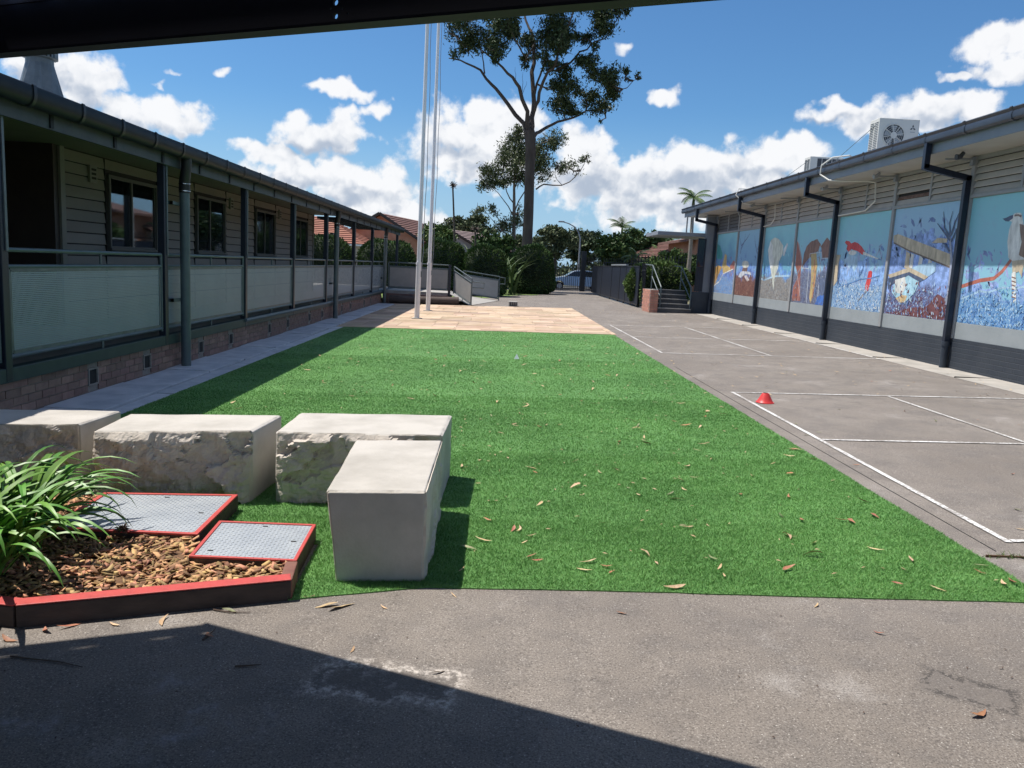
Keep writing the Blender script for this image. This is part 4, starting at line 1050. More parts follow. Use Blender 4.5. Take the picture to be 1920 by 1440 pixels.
# floodlights under the eaves, conduits
for yy in (13.3, 16.2, 18.75, 24.1):
    MB().tube([(7.6, yy, 3.85), (7.55, yy, 3.78), (7.48, yy, 3.77)], [.03, .04, .05], 10).build('eave_floodlight', M['rtrim' if yy > 16 else 'ac_dark'], RB, True)
# --- mural panels
def mural_mat(i, sky, sky2, hill, low1, low2, low3, hz, gzb, seed):
    m = bpy.data.materials.new('mural paint'); m.use_nodes = True; N, L, b = nd(m)
    geo = N.new('ShaderNodeNewGeometry'); P = geo.outputs['Position']; sp = N.new('ShaderNodeSeparateXYZ'); L.new(P, sp.inputs[0]); z = sp.outputs[2]
    mp = N.new('ShaderNodeMapping'); mp.inputs['Location'].default_value = (seed, seed * 2.3, seed * 1.1); L.new(P, mp.inputs[0]); Q = mp.outputs[0]
    n1 = noisef(N, L, Q, 1.6, 4); n2 = noisef(N, L, Q, 6, 5, .65); n3 = noisef(N, L, Q, 28, 4, .75)
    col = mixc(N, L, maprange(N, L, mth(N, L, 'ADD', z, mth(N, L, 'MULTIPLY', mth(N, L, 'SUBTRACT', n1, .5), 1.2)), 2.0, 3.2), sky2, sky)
    col = mixc(N, L, maprange(N, L, n2, .5, .75, 0, .35), col, (.3, .45, .6))
    hh = mth(N, L, 'ADD', z, mth(N, L, 'MULTIPLY', mth(N, L, 'SUBTRACT', n1, .5), 2.4))
    hh = mth(N, L, 'ADD', hh, mth(N, L, 'MULTIPLY', mth(N, L, 'SUBTRACT', n2, .5), .5))
    hc = mixc(N, L, maprange(N, L, n2, .35, .65), hill, tuple(min(1, q * 1.9 + .02) for q in hill))
    col = mixc(N, L, maprange(N, L, hh, hz + .04, hz - .04), col, hc)
    gl_ = mth(N, L, 'ADD', z, mth(N, L, 'MULTIPLY', mth(N, L, 'SUBTRACT', n1, .5), .9))
    gc = mixc(N, L, maprange(N, L, n3, .42, .52), low1, low2); gc = mixc(N, L, maprange(N, L, n3, .57, .62), gc, low3)
    gc = mixc(N, L, maprange(N, L, n2, .5, .62, 0, .6), gc, low1)
    col = mixc(N, L, maprange(N, L, gl_, gzb + .12, gzb - .12), col, gc)
    L.new(col, b.inputs['Base Color']); b.inputs['Roughness'].default_value = .45
    return m
def pcol(c):
    k = 'paint%s' % (c,)
    if k not in M: M[k] = mat('mural colour', tuple(q * .72 for q in c), tuple(min(1, q * 1.35 + .03) for q in c), 7, .5, det=7, stretch=(1, 1.6, .55), contrast=(.3, .7))
    return M[k]
PX_ = RX - .006
class Mural:
    def __init__(s, label, a, b, m):
        s.x = RX - .003; s.n = 0
        s.t = thing('mural', label, 'mural', (RX, (a + b) / 2, 1.03), 'painted mural panels')
        MB().box(RX - .003, RX + .028, a + .05, b - .05, 1.033, 3.166).build('painted_board', m, s.t)
        s.lo, s.hi = a + .05, b - .05
    def pt(s, p, sc, o):
        q = atx(o[0] + p[0] / sc, o[1] + p[1] / sc, RX); return (min(max(q.y, s.lo + .004), s.hi - .004), min(max(q.z, 1.036), 3.162))
    def poly(s, name, c, pts, fr=0):
        sc, o = s.fr; s.n += 1; x = s.x - .0006 * s.n
        pts = [(a[0] + (b[0] - a[0]) * t, a[1] + (b[1] - a[1]) * t) for a, b in zip(pts, pts[1:] + pts[:1]) for t in (0, .33, .67)]
        jt_ = .012; P = []
        for k, p in enumerate(pts):
            y_, z_ = s.pt(p, sc, o); y_ += jt_ * noise.noise(Vector((y_ * 9, z_ * 9, s.n * 3.1))); z_ += jt_ * noise.noise(Vector((y_ * 9, z_ * 9, s.n * 5.7 + 9)))
            P.append((min(max(y_, s.lo + .004), s.hi - .004), min(max(z_, 1.036), 3.162)))
        MB().sheet([(x, y, z) for y, z in P]).build(name, pcol(c), s.t); return s
    def line(s, name, c, pts, w):
        sc, o = s.fr; s.n += 1; x = s.x - .0006 * s.n; P = [Vector((0, *s.pt(p, sc, o))) for p in pts]; V = []
        ws = w if hasattr(w, '__len__') else [w] * len(P)
        for k, p in enumerate(P):
            d = P[min(k + 1, len(P) - 1)] - P[max(k - 1, 0)]
            d = d.normalized() if d.length > 1e-6 else Vector((0, 1, 0)); n_ = Vector((0, -d.z, d.y)) * ws[k] / 2
            V += [(x, p.y - n_.y, p.z - n_.z), (x, p.y + n_.y, p.z + n_.z)]
        MB().add(V, [(2 * k, 2 * k + 2, 2 * k + 3, 2 * k + 1) for k in range(len(P) - 1)]).build(name, pcol(c), s.t); return s
    def ell(s, name, c, cx, cy, rx, ry): return s.poly(name, c, [(cx + rx * cos(t), cy + ry * sin(t)) for t in [2 * pi * k / 14 for k in range(14)]])
TEAL, SKYB, HILL, PUR = (.27, .6, .68), (.32, .54, .72), (.1, .2, .42), (.2, .22, .45)  # sky paints lightened to offset the eave shadow on the upper boards
WHT, TAN, BRN, RED, DKB, PALE = (.66, .66, .62), (.5, .42, .3), (.2, .08, .05), (.55, .04, .04), (.06, .09, .16), (.35, .52, .66)
BL1, BL2, BL3 = (.09, .22, .48), (.2, .4, .62), (.6, .68, .75)
Z4, Z6, Z3 = (3.79, (1600, 340)), (3.0, (1280, 340)), (5.5375, (1300, 360))
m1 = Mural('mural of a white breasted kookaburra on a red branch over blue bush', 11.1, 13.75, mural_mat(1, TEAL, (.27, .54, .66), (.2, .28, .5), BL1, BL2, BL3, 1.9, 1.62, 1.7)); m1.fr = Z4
m1.line('painted_ridge', PALE, [(770, 835), (840, 808), (900, 780), (960, 790), (1060, 755), (1130, 760), (1300, 740)], .035)
m1.line('painted_branch', (.42, .13, .09), [(770, 747), (900, 705), (1000, 690), (1060, 640), (1110, 575), (1140, 530), (1213, 515), (1330, 520)], .065)
m1.poly('painted_bird', WHT, [(1165, 222), (1195, 225), (1206, 262), (1210, 305), (1260, 350), (1262, 500), (1225, 560), (1140, 572), (1104, 545), (1095, 430), (1110, 340), (1130, 292), (1112, 282), (1125, 255), (1145, 230)])
m1.poly('painted_beak', DKB, [(1063, 266), (1140, 238), (1138, 262), (1105, 285), (1085, 280)])
m1.poly('painted_wing', (.24, .16, .12), [(1182, 300), (1215, 312), (1262, 380), (1262, 510), (1215, 545), (1180, 520), (1198, 430)])
m1.line('painted_eye_stripe', (.24, .16, .12), [(1148, 243), (1175, 240), (1198, 250)], .03)
m1.poly('painted_rump', TAN, [(1130, 565), (1222, 555), (1200, 685), (1180, 640), (1135, 655)])
m1.poly('painted_tail', WHT, [(1128, 652), (1158, 645), (1160, 850), (1138, 860), (1130, 780)])
for k in range(6): m1.line('painted_tail_bar', (.2, .1, .07), [(1129, 680 + 28 * k), (1158, 690 + 28 * k)], .018)
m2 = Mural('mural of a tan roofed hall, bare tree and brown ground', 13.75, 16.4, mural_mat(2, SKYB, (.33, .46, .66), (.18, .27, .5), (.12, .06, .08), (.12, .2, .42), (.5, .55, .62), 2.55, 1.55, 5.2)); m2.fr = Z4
m2.poly('painted_ground', (.14, .045, .05), [(218, 935), (300, 925), (400, 900), (520, 890), (600, 800), (660, 840), (650, 985), (430, 965)])
m2.poly('painted_roof', TAN, [(288, 385), (320, 376), (700, 520), (690, 612), (380, 492), (288, 432)])
m2.line('painted_eave', (.16, .12, .1), [(288, 436), (395, 492), (690, 612)], .03)
for x0, x1 in ((370, 400), (405, 425), (465, 490), (530, 555)): m2.poly('painted_column', WHT if x0 != 370 else TAN, [(x0 + 8, 495 + (x0 - 370) * .35), (x1 + 6, 500 + (x1 - 370) * .38), (x1 - 4, 620), (x0 - 6, 615)])
m2.poly('painted_wall', PALE, [(405, 620), (480, 590), (590, 575), (585, 640), (530, 680)])
m2.poly('painted_arch', TAN, [(248, 665), (400, 610), (535, 680), (505, 698), (400, 645), (262, 690)])
m2.poly('painted_arch_shade', DKB, [(250, 690), (400, 645), (505, 698), (470, 715), (395, 668), (275, 735), (262, 790), (248, 760)])
m2.poly('painted_window', (.36, .58, .68), [(290, 735), (395, 668), (470, 715), (440, 790), (370, 860), (320, 850), (278, 790)])
m2.poly('painted_cloud', WHT, [(300, 700), (370, 680), (380, 750), (350, 800), (300, 790)])
m2.poly('painted_fire', (.55, .4, .2), [(305, 830), (345, 805), (385, 815), (372, 860), (330, 862)])
m2.poly('painted_hut', TAN, [(562, 438), (600, 400), (672, 408), (668, 436)])
m2.line('painted_trunk', (.3, .33, .42), [(690, 400), (702, 560), (690, 700), (668, 880)], [.05, .07, .08, .1])
for pts in ([(692, 420), (640, 350), (600, 298)], [(690, 400), (652, 330), (645, 215)], [(694, 390), (688, 300), (712, 212)], [(700, 380), (728, 290), (770, 195)], [(700, 430), (740, 340), (765, 310)], [(690, 500), (660, 450), (640, 440)]): m2.line('painted_bough', DKB, pts, [.05, .03, .012])
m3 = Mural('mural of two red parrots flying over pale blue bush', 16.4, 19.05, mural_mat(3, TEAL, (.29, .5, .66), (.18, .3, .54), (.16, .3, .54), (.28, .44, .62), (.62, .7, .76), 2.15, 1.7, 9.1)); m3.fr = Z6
m3.poly('painted_wing', PALE, [(905, 440), (945, 415), (985, 425), (985, 470), (965, 512), (950, 470), (935, 490), (925, 455), (910, 470)])
m3.poly('painted_bird', RED, [(913, 345), (922, 334), (940, 338), (950, 348), (968, 342), (990, 348), (1010, 370), (1027, 400), (1012, 415), (985, 392), (950, 382), (932, 398), (922, 380), (928, 360)])
m3.poly('painted_tail', WHT, [(1018, 395), (1104, 434), (1095, 437), (1015, 412)])
m3.ell('painted_breast', WHT, 957, 402, 22, 14)
m3.poly('painted_bird', RED, [(1048, 508), (1058, 502), (1068, 510), (1066, 530), (1056, 575), (1048, 610), (1026, 628), (1030, 582), (1040, 540)])
m3.line('painted_tail', (.16, .12, .1), [(1036, 615), (1010, 645), (985, 678)], [.05, .03, .01])
m3.line('painted_ridge', BL1, [(880, 590), (940, 575), (1000, 550), (1060, 545), (1110, 530)], .02)
m3.poly('painted_rock', TAN, [(858, 410), (890, 415), (880, 460), (870, 560), (850, 590)])
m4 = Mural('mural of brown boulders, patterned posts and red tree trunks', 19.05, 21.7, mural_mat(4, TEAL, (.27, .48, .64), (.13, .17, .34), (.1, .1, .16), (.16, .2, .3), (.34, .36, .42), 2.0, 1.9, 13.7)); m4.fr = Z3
m4.poly('painted_boulder', (.2, .1, .07), [(1150, 640), (1180, 560), (1230, 510), (1290, 490), (1320, 540), (1300, 610), (1200, 690), (1130, 780)])
m4.poly('painted_boulder', (.22, .11, .08), [(1330, 560), (1390, 470), (1440, 540), (1430, 690), (1340, 690)])
m4.poly('painted_trunk', (.3, .11, .08), [(1080, 510), (1100, 540), (1130, 700), (1110, 900), (1110, 1130), (1020, 1130), (1040, 980), (1090, 880), (1060, 760)])
m4.line('painted_trunk_edge', (.5, .42, .4), [(1085, 500), (1110, 620), (1130, 760), (1080, 860), (1110, 1080)], .025)
m4.poly('painted_post', (.45, .33, .14), [(1225, 640), (1280, 630), (1290, 760), (1260, 1000), (1220, 1160), (1205, 1100), (1225, 900)])
m4.line('painted_post_pattern', (.4, .08, .06), [(1262, 700), (1265, 850), (1240, 1100)], .035)
m4.line('painted_frame', (.5, .55, .62), [(1175, 1150), (1215, 640), (1335, 625), (1290, 1150)], .03)
m4.line('painted_frame', (.5, .55, .62), [(1130, 790), (1205, 795)], .022); m4.line('painted_frame', (.5, .55, .62), [(1335, 690), (1425, 685)], .022)
m4.poly('painted_water', (.04, .14, .45), [(1290, 1090), (1340, 1060), (1400, 1090), (1400, 1200), (1260, 1180)])
m4.ell('painted_cave', (.09, .12, .2), 1340, 950, 34, 130)
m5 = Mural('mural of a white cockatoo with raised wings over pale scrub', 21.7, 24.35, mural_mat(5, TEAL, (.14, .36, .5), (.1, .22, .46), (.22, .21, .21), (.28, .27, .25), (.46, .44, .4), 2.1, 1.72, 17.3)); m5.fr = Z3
m5.line('painted_water', PALE, [(690, 900), (740, 915), (800, 890), (850, 875), (1000, 870)], .05)
m5.poly('painted_wing', (.55, .58, .5), [(810, 500), (850, 470), (890, 490), (935, 560), (930, 640), (890, 720), (880, 800), (850, 860), (830, 1040), (820, 900), (800, 790), (795, 690), (785, 600)])
m5.poly('painted_wing', (.62, .66, .66), [(975, 530), (985, 545), (945, 665), (930, 660), (940, 590)])
m5.poly('painted_plumes', (.66, .68, .64), [(805, 510), (830, 560), (822, 640), (838, 720), (826, 800), (800, 790), (785, 690), (778, 600)])
m5.line('painted_bough', (.2, .5, .55), [(715, 880), (740, 780), (720, 680)], [.06, .04, .02])
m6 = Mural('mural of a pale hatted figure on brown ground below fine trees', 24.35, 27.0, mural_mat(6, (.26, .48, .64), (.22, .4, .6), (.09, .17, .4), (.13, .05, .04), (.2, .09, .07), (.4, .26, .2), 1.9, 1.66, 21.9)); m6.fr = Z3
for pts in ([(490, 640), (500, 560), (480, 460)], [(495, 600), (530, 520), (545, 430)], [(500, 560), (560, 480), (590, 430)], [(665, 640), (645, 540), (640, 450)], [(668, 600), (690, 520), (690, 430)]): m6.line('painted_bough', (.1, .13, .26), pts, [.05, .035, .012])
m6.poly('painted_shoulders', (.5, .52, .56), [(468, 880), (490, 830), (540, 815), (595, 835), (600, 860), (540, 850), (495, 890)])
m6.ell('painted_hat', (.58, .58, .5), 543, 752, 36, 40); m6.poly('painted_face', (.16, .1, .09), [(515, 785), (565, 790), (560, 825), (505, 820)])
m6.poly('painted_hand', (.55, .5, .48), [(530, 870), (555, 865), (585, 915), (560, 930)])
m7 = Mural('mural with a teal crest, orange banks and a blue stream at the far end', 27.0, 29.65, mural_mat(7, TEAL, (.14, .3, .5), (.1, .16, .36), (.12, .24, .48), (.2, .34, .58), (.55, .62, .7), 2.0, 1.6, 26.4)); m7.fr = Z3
m7.poly('painted_crest', (.06, .3, .3), [(250, 540), (280, 560), (305, 640), (300, 700), (245, 690)])
m7.poly('painted_bank', (.45, .26, .08), [(215, 790), (260, 760), (300, 780), (260, 860), (225, 970), (203, 975)])
m7.poly('painted_bank', (.5, .36, .14), [(300, 770), (330, 640), (350, 660), (345, 760), (400, 800), (310, 850)])
m7.poly('painted_rock', (.4, .16, .13), [(380, 770), (420, 710), (445, 740), (430, 810), (390, 800)])
m7.line('painted_foam', WHT, [(205, 975), (270, 930), (310, 850), (415, 800)], .04)
for a_, sd_ in ((5.8, 31.0), (8.45, 35.5)): MB().box(RX - .003, RX + .028, a_ + .05, a_ + 2.6, 1.033, 3.166).build('painted_board', mural_mat(8, TEAL, (.27, .54, .66), (.2, .28, .5), BL1, BL2, BL3, 1.95, 1.6, sd_), RB)
# loose brush dabs over the painted bush, too many to count
def dabs(mu, cols, z0, z1, n, seed, l=(.03, .09)):
    r = random.Random(seed)
    for c in cols:
        mu.n += 1; V = []; F = []; x = mu.x - (.0006 * mu.n if z0 < 1.6 else .0002 + .0001 * cols.index(c))
        for k in range(n):
            y_ = r.uniform(mu.lo + .06, mu.hi - .06); z_ = z0 + (z1 - z0) * r.random() ** 1.5; a = r.gauss(1.2, .7); ll = r.uniform(*l) / 2; w = ll * r.uniform(.18, .4); u = (cos(a) * ll, sin(a) * ll); v = (-sin(a) * w, cos(a) * w); b = len(V)
            for su, sv_ in ((-1, -.5), (.2, -1), (1, 0), (.1, 1), (-.9, .6)): V.append((x, y_ + u[0] * su + v[0] * sv_, min(3.15, max(1.04, z_ + u[1] * su + v[1] * sv_))))
            F.append(tuple(range(b, b + 5)))
        MB().add(V, F).build('brush_dabs', pcol(c), mu.t)['kind'] = 'stuff'
WSH = (.42, .56, .68)
dabs(m1, [BL1, PALE, (.1, .26, .5)], 1.06, 1.7, 160, 1); dabs(m1, [(.2, .26, .5), (.3, .34, .58)], 1.7, 2.3, 40, 11, (.06, .2))
dabs(m2, [(.2, .06, .06), (.1, .2, .42), WSH], 1.06, 1.7, 110, 2); dabs(m2, [(.13, .2, .42), (.2, .3, .52)], 2.2, 2.9, 50, 12, (.08, .25))
dabs(m3, [BL1, WSH, (.62, .68, .72)], 1.06, 1.6, 170, 3); dabs(m3, [(.13, .24, .48), (.3, .38, .56)], 1.6, 2.5, 60, 13, (.08, .24))
dabs(m4, [(.3, .32, .36), (.16, .1, .1), (.1, .16, .36)], 1.06, 1.9, 70, 4); dabs(m4, [(.26, .15, .11), (.16, .22, .4)], 1.9, 2.6, 30, 14, (.06, .2))
dabs(m5, [(.42, .4, .36), (.16, .15, .15), (.3, .34, .38)], 1.06, 1.65, 150, 5); dabs(m5, [(.1, .26, .5), (.26, .5, .6)], 1.7, 2.4, 40, 15, (.06, .2))
dabs(m6, [(.3, .15, .11), (.12, .05, .05), (.4, .24, .18)], 1.06, 1.6, 110, 6); dabs(m6, [(.12, .22, .46), (.24, .36, .56)], 1.7, 2.4, 40, 16, (.06, .2))
dabs(m7, [(.5, .56, .62), (.12, .26, .5), (.42, .26, .12)], 1.06, 1.7, 90, 7); dabs(m7, [(.16, .26, .46), (.36, .22, .26)], 1.7, 2.3, 30, 17, (.06, .2))
# --- rooftop condensers
def condenser(label, x, y, z, w, h, d, fan=True):
    T = thing('air_conditioner', label, 'air conditioner', (x, y, z), 'rooftop air conditioning units')
    MB().box(x, x + w, y, y + d, z, z + h).build('casing', M['ac'], T, bevel=.012)
    for k in range(2): MB().box(x + .05 + k * (w - .16), x + .11 + k * (w - .16), y - .02, y + d + .02, z - .12, z - .002).build('mounting_foot', M['galv'], T)
    for k in range(16):
        zz = z + .06 + k * (h - .12) / 16
        MB().box(x - .004, x + .001, y + .03, y + d * .46, zz, zz + .014).build('side_slot', M['ac_dark'], T); MB().box(x - .004, x + .001, y + d * .54, y + d - .03, zz, zz + .014).build('side_slot', M['ac_dark'], T)
    if fan:
        cx, cz, r = x + w * .38, z + h * .5, h * .33
        V = [(cx, y - .0015, cz)] + [(cx + r * cos(t), y - .0015, cz + r * sin(t)) for t in [2 * pi * k / 32 for k in range(32)]]
        F = MB().add(V, [(0, 1 + (k + 1) % 32, 1 + k) for k in range(32)]).build('fan_opening', M['ac_dark'], T)
        MB().tube([(cx + r * cos(t), y - .006, cz + r * sin(t)) for t in [2 * pi * k / 32 for k in range(33)]], .012, 6).build('fan_ring', M['ac'], T, True)
        for k in range(8):
            t = 2 * pi * k / 8 + .2; MB().bar((cx, y - .012, cz), (cx + r * cos(t), y - .010, cz + r * sin(t)), .012, .014, (0, 1, 0)).build('grille_spoke', M['ac'], T)
        for rr_ in (.45, .62, .8): MB().tube([(cx + r * rr_ * cos(t), y - .008, cz + r * rr_ * sin(t)) for t in [2 * pi * k / 28 for k in range(29)]], .003, 4).build('grille_ring', M['ac'], T)
        MB().tube([(cx, y - .018, cz), (cx, y - .004, cz)], r * .3, 20).build('fan_hub', M['ac'], T, True)
        for k in range(5):
            t = 2 * pi * k / 5; a = Vector((cos(t), 0, sin(t))); b_ = Vector((cos(t + .7), 0, sin(t + .7)))
            MB().add([Vector((cx, y + .0, cz)) + a * r * .25 - Vector((0, .0022, 0)), Vector((cx, y, cz)) + a * r * .92 - Vector((0, .0022, 0)), Vector((cx, y, cz)) + b_ * r * .92 - Vector((0, .0032, 0)), Vector((cx, y, cz)) + b_ * r * .25 - Vector((0, .0032, 0))], [(0, 1, 2, 3)]).build('fan_blade', M['steelgrey'], T)
        # three-diamond emblem
        lx, lz, s = x + w * .84, z + h * .74, .035
        e = MB()
        for t in (90, 210, 330):
            a = radians(t); u = Vector((cos(a), 0, sin(a))); v = Vector((-sin(a), 0, cos(a))); o_ = Vector((lx, y - .002, lz))
            e.sheet([o_, o_ + u * s + v * s * .5, o_ + u * s * 2, o_ + u * s - v * s * .5])
        e.build('emblem', M['ac_dark'], T)
        MB().box(lx - .05, lx + .05, y - .002, y - .001, lz - .09, lz - .075).build('nameplate', M['steelgrey'], T)
    else:
        for k in range(5): MB().box(x + .2 + k * (w - .24) / 5, x + .2 + (k + .86) * (w - .24) / 5, y - .004, y + .001, z + .08, z + h - .05).build('coil_guard', M['ac_dark'], T)
    return T
condenser('ivory rooftop air conditioner with round fan grille and three diamond emblem', 7.84, 17.0, 4.4, .86, .69, .42)
condenser('rooftop air conditioner with dark coil guard seen from behind', 8.36, 22.0, 4.46, .92, .54, .4, False)
for nm, lab, pts in (('stay_wire', 'thin stay wire from the fan unit down to the roof', [(7.84, 17.2, 4.95), (7.55, 18.6, 4.3)]), ('stay_wire', 'short stay wire on the emblem side of the fan unit', [(8.7, 17.1, 4.9), (8.95, 17.0, 4.5)]), ('stay_wire', 'stay wire beside the coil guard unit', [(8.36, 22.1, 4.9), (7.9, 23.2, 4.35)])):
    tag(MB().tube(pts, .006, 5).build(nm, M['galv']), lab, 'wire')
cd = MB().tube([(8.0, 18.0, 4.32), (7.6, 17.75, 4.4), (7.3, 17.9, 4.36), (7.13, 18.05, 4.2), (7.12, 18.05, 4.0), (7.25, 17.85, 3.86), (7.5, 17.6, 3.83), (7.9, 17.35, 3.82), (8.0, 17.2, 3.78), (8.02, 17.15, 3.4), (8.03, 17.6, 3.22), (8.0, 18.9, 3.19)], .018, 8).build('conduit', M['ac'], RB, True)
MB().tube([(7.6, 24.6, 4.32), (7.2, 24.5, 4.3), (7.12, 24.45, 4.1), (7.35, 24.3, 3.85), (7.6, 24.2, 3.84)], .016, 8).build('conduit', M['ac'], RB, True)
MB().tube([(8.0, 23.4, 3.8), (8.03, 23.4, 3.4), (8.03, 23.7, 3.23), (8.02, 24.3, 3.2)], .014, 8).build('conduit', M['ac'], RB, True)
# --- far end: entry porch, dark lobby screen and steps
MB().box(7.36, 11, 29.78, 30.0, -.1, 1.0).build('lobby_base', M['navy_matt'], RB)
MB().box(7.7, 11, 29.8, 30.0, 1.0, 3.87).build('lobby_wall', M['fascia'], RB)
lp = MB().box(7.42, 7.72, 29.76, 29.8, 1.02, 3.0).build('lobby_screen', M['navy'], RB)
MB().box(7.46, 7.66, 29.75, 29.762, 1.95, 2.95).build('screen_pane', M['glass_dark'], lp)
for k in range(3): MB().box(7.45 + k * .09, 7.48 + k * .09, 29.745, 29.762, 1.05, 1.9).build('screen_bar', M['black'], lp)
MB().box(5.9, 7.95, 29.9, 32.3, 3.06, 3.2).build('porch_canopy', M['fascia'], RB, bevel=.01)
for xx in (7.25, 7.48): MB().box(xx, xx + .05, 31.2, 31.25, 3.2, 3.9).build('canopy_post', M['rtrim'], RB)
MB().box(5.98, 7.4, 31.1, 33, -.05, .98).build('porch_floor', M['step_dark'], RB)
STP = thing('entry_steps', 'five dark brick steps with pale nosings and two tube handrails', 'steps', (6.65, 30, gz(6.6)))
for k in range(5):
    z1 = gz(6.6) + .168 * (k + 1); y0 = 29.55 + k * .3
    MB().box(6.03, 7.3, y0, 31.05, gz(6.6) - .05 if k == 0 else z1 - .168 + .001, z1 - .022).build('step', M['step_dark'], STP)
    MB().box(6.03, 7.3, y0 - .02, y0 + .06, z1 - .0215, z1 + .012).build('nosing', M['concrete'], STP)
wl = MB().box(5.72, 6.02, 29.5, 31.05, gz(5.9) - .05, 1.0).build('side_wall', M['mortar'], STP)
for r in range(10):
    z0 = gz(5.9) + r * .0855; off = .12 if r % 2 else 0
    for k in range(2):
        xa = 5.725 + k * .15
        MB().box(xa, xa + .14, 29.488, 29.5, z0, z0 + .075).build('brick', M['brick_red'], wl)
    y = 29.52 + off
    while y < 30.9: MB().box(5.708, 5.72, y, y + .225, z0, z0 + .075).build('brick', M['brick_red'], wl); y += .24
for xx in (6.12, 7.26):
    MB().tube([(xx, 29.6, gz(6.6)), (xx, 29.6, 1.12), (xx - .12, 30.9, 1.92), (xx - .3, 31.4, 1.95)], .025, 8).build('handrail', M['pipe'], STP, True)
    MB().tube([(xx, 29.6, .72), (xx - .12, 30.9, 1.5)], .02, 8).build('handrail', M['pipe'], STP, True)
    MB().tube([(xx - .12, 30.9, 1.92), (xx - .12, 30.9, .9)], .022, 8).build('handrail_post', M['pipe'], STP, True)
# ================================================================== flagpoles and small things on the yard
for lab, x, y, h in (('tall white flagpole with slack halyard, standing just inside the paving edge by the turf', -2.32, 22.9, 9.6), ('tall white flagpole with slack halyard, the one closer to the ramp', -2.36, 26.9, 10.6)):
    T = thing('flagpole', lab, 'flagpole', (x, y, gz(x)), 'white flagpoles'); z = gz(x)
    MB().tube([(x, y, z), (x + .005, y, z + 1.6)], .075, 16).build('lower_pole', M['white'], T, True)
    MB().tube([(x + .005, y, z + 1.59), (x + .02, y, z + h)], [.062, .045], 16).build('upper_pole', M['white'], T, True)
    MB().tube([(x, y, z + 1.56), (x, y, z + 1.64)], .08, 16).build('collar', M['white'], T, True)
    MB().lathe((x + .02, y, z + h), [(.045, 0), (.07, .05), (.05, .12), (0, .14)], 14).build('finial', M['white'], T, True)
    MB().lathe((x, y, z + .012), [(.16, 0), (.16, .02), (.08, .03)], 18).build('base_plate', M['concrete'], T)
    MB().tube([(x + .085, y - .02, z + 1.3)] + [(x + .1 + .05 * sin(k / 12 * pi) + .012 * sin(k * 1.9), y - .03, z + 1.3 + (h - 1.5) * k / 12) for k in range(1, 13)], .009, 5).build('halyard', M['rope'], T)
    MB().box(x + .07, x + .1, y - .03, y + .03, z + 1.22, z + 1.38).build('cleat', M['galv'], T)
gp_ = thing('drain_pit', 'small concrete drain pit with rusty grate behind the paving', 'drain', (.63, 31.5, gz(.6)))
MB().box(.45, .81, 31.35, 31.75, gz(.6) - .05, gz(.6) + .2).build('pit', M['concrete'], gp_, bevel=.02)
for k in range(4): MB().box(.5 + k * .075, .54 + k * .075, 31.335, 31.352, gz(.6) + .02, gz(.6) + .17).build('grate_bar', M['darkdoor'], gp_)
# red sports cone
cz = gz(3.37)
T = thing('marker_cone', 'small red plastic marker cone on the court line', 'cone', (3.38, 9.55, cz))
MB().lathe((3.38, 9.55, cz), [(.105, .0), (.108, .006), (.1, .012), (.078, .05), (.055, .095), (.04, .12), (.034, .122), (.034, .118), (.05, .09), (.085, .02)], 28).build('cone_body', M['cone'], T, True)
MB().tube([(3.38 + .106 * cos(t), 9.55 + .106 * sin(t), cz + .006) for t in [2 * pi * k / 28 for k in range(29)]], .006, 6).build('rim', M['cone'], T, True)
tag(MB().add([(.33, 13.3, gz(.35) + .03), (.42, 13.3, gz(.4) + .03), (.375, 13.33, gz(.37) + .12), (.38, 13.42, gz(.38) + .03)], [(0, 1, 2), (1, 3, 2), (0, 2, 3)]).build('folded_paper', M['paper']), 'small folded white paper triangle on the turf', 'paper')

# ------------------------------------------------------------------ fallen leaves, twigs
def leaf_mesh(seed):
    r = random.Random(seed); n = 6; L_ = 1.0; w = r.uniform(.14, .26); bend = r.uniform(-.5, .7); side = r.uniform(-.18, .18); V = []
    for k in range(n + 1):
        t = k / n; x = (t - .5) * L_; ww = w * (sin(pi * min(1, t ** .8 * .97 + .015))) * .5 + .006; z = bend * .22 * (4 * (t - .5) ** 2) ; yy = side * sin(pi * t)
        cup = r.uniform(.1, .5) * ww
        V += [(x, yy - ww, z + cup), (x, yy, z), (x, yy + ww, z + cup)]
    F = []
    for k in range(n): b = 3 * k; F += [(b, b + 1, b + 4, b + 3), (b + 1, b + 2, b + 5, b + 4)]
    me = bpy.data.meshes.new('gum_leaf'); mn = min(v[2] for v in V); me.from_pydata([(x, y, z - mn) for x, y, z in V], [], F); me.update()
    me.polygons.foreach_set('use_smooth', [True] * len(me.polygons)); return me
LM = {}
for kind in ('leaf_tan', 'leaf_red', 'leaf_olive'):
    LM[kind] = []
    for s in range(6):
        me = leaf_mesh(s + 10 * len(LM)); me.materials.append(M[kind]); LM[kind].append(me)
rl = random.Random(42)
def drop(x, y, L_, kind, label, group, z=None):
    o = bpy.data.objects.new('gum_leaf', rl.choice(LM[kind])); link(o)
    o.location = (x, y, (gz(x) if z is None else z)); o.scale = (L_,) * 3
    o.rotation_euler = (rl.gauss(0, .22), rl.gauss(0, .15), rl.uniform(0, 2 * pi)); tag(o, label, 'leaf', group); return o
LT = {'leaf_tan': 'dry tan gum leaf lying on the green turf', 'leaf_red': 'dry red brown gum leaf lying on the green turf', 'leaf_olive': 'dull olive gum leaf lying on the green turf'}
LP = {'leaf_tan': 'dry tan gum leaf lying on bare grey pavement', 'leaf_red': 'dry red brown gum leaf lying on bare grey pavement', 'leaf_olive': 'dull olive gum leaf lying on bare grey pavement'}
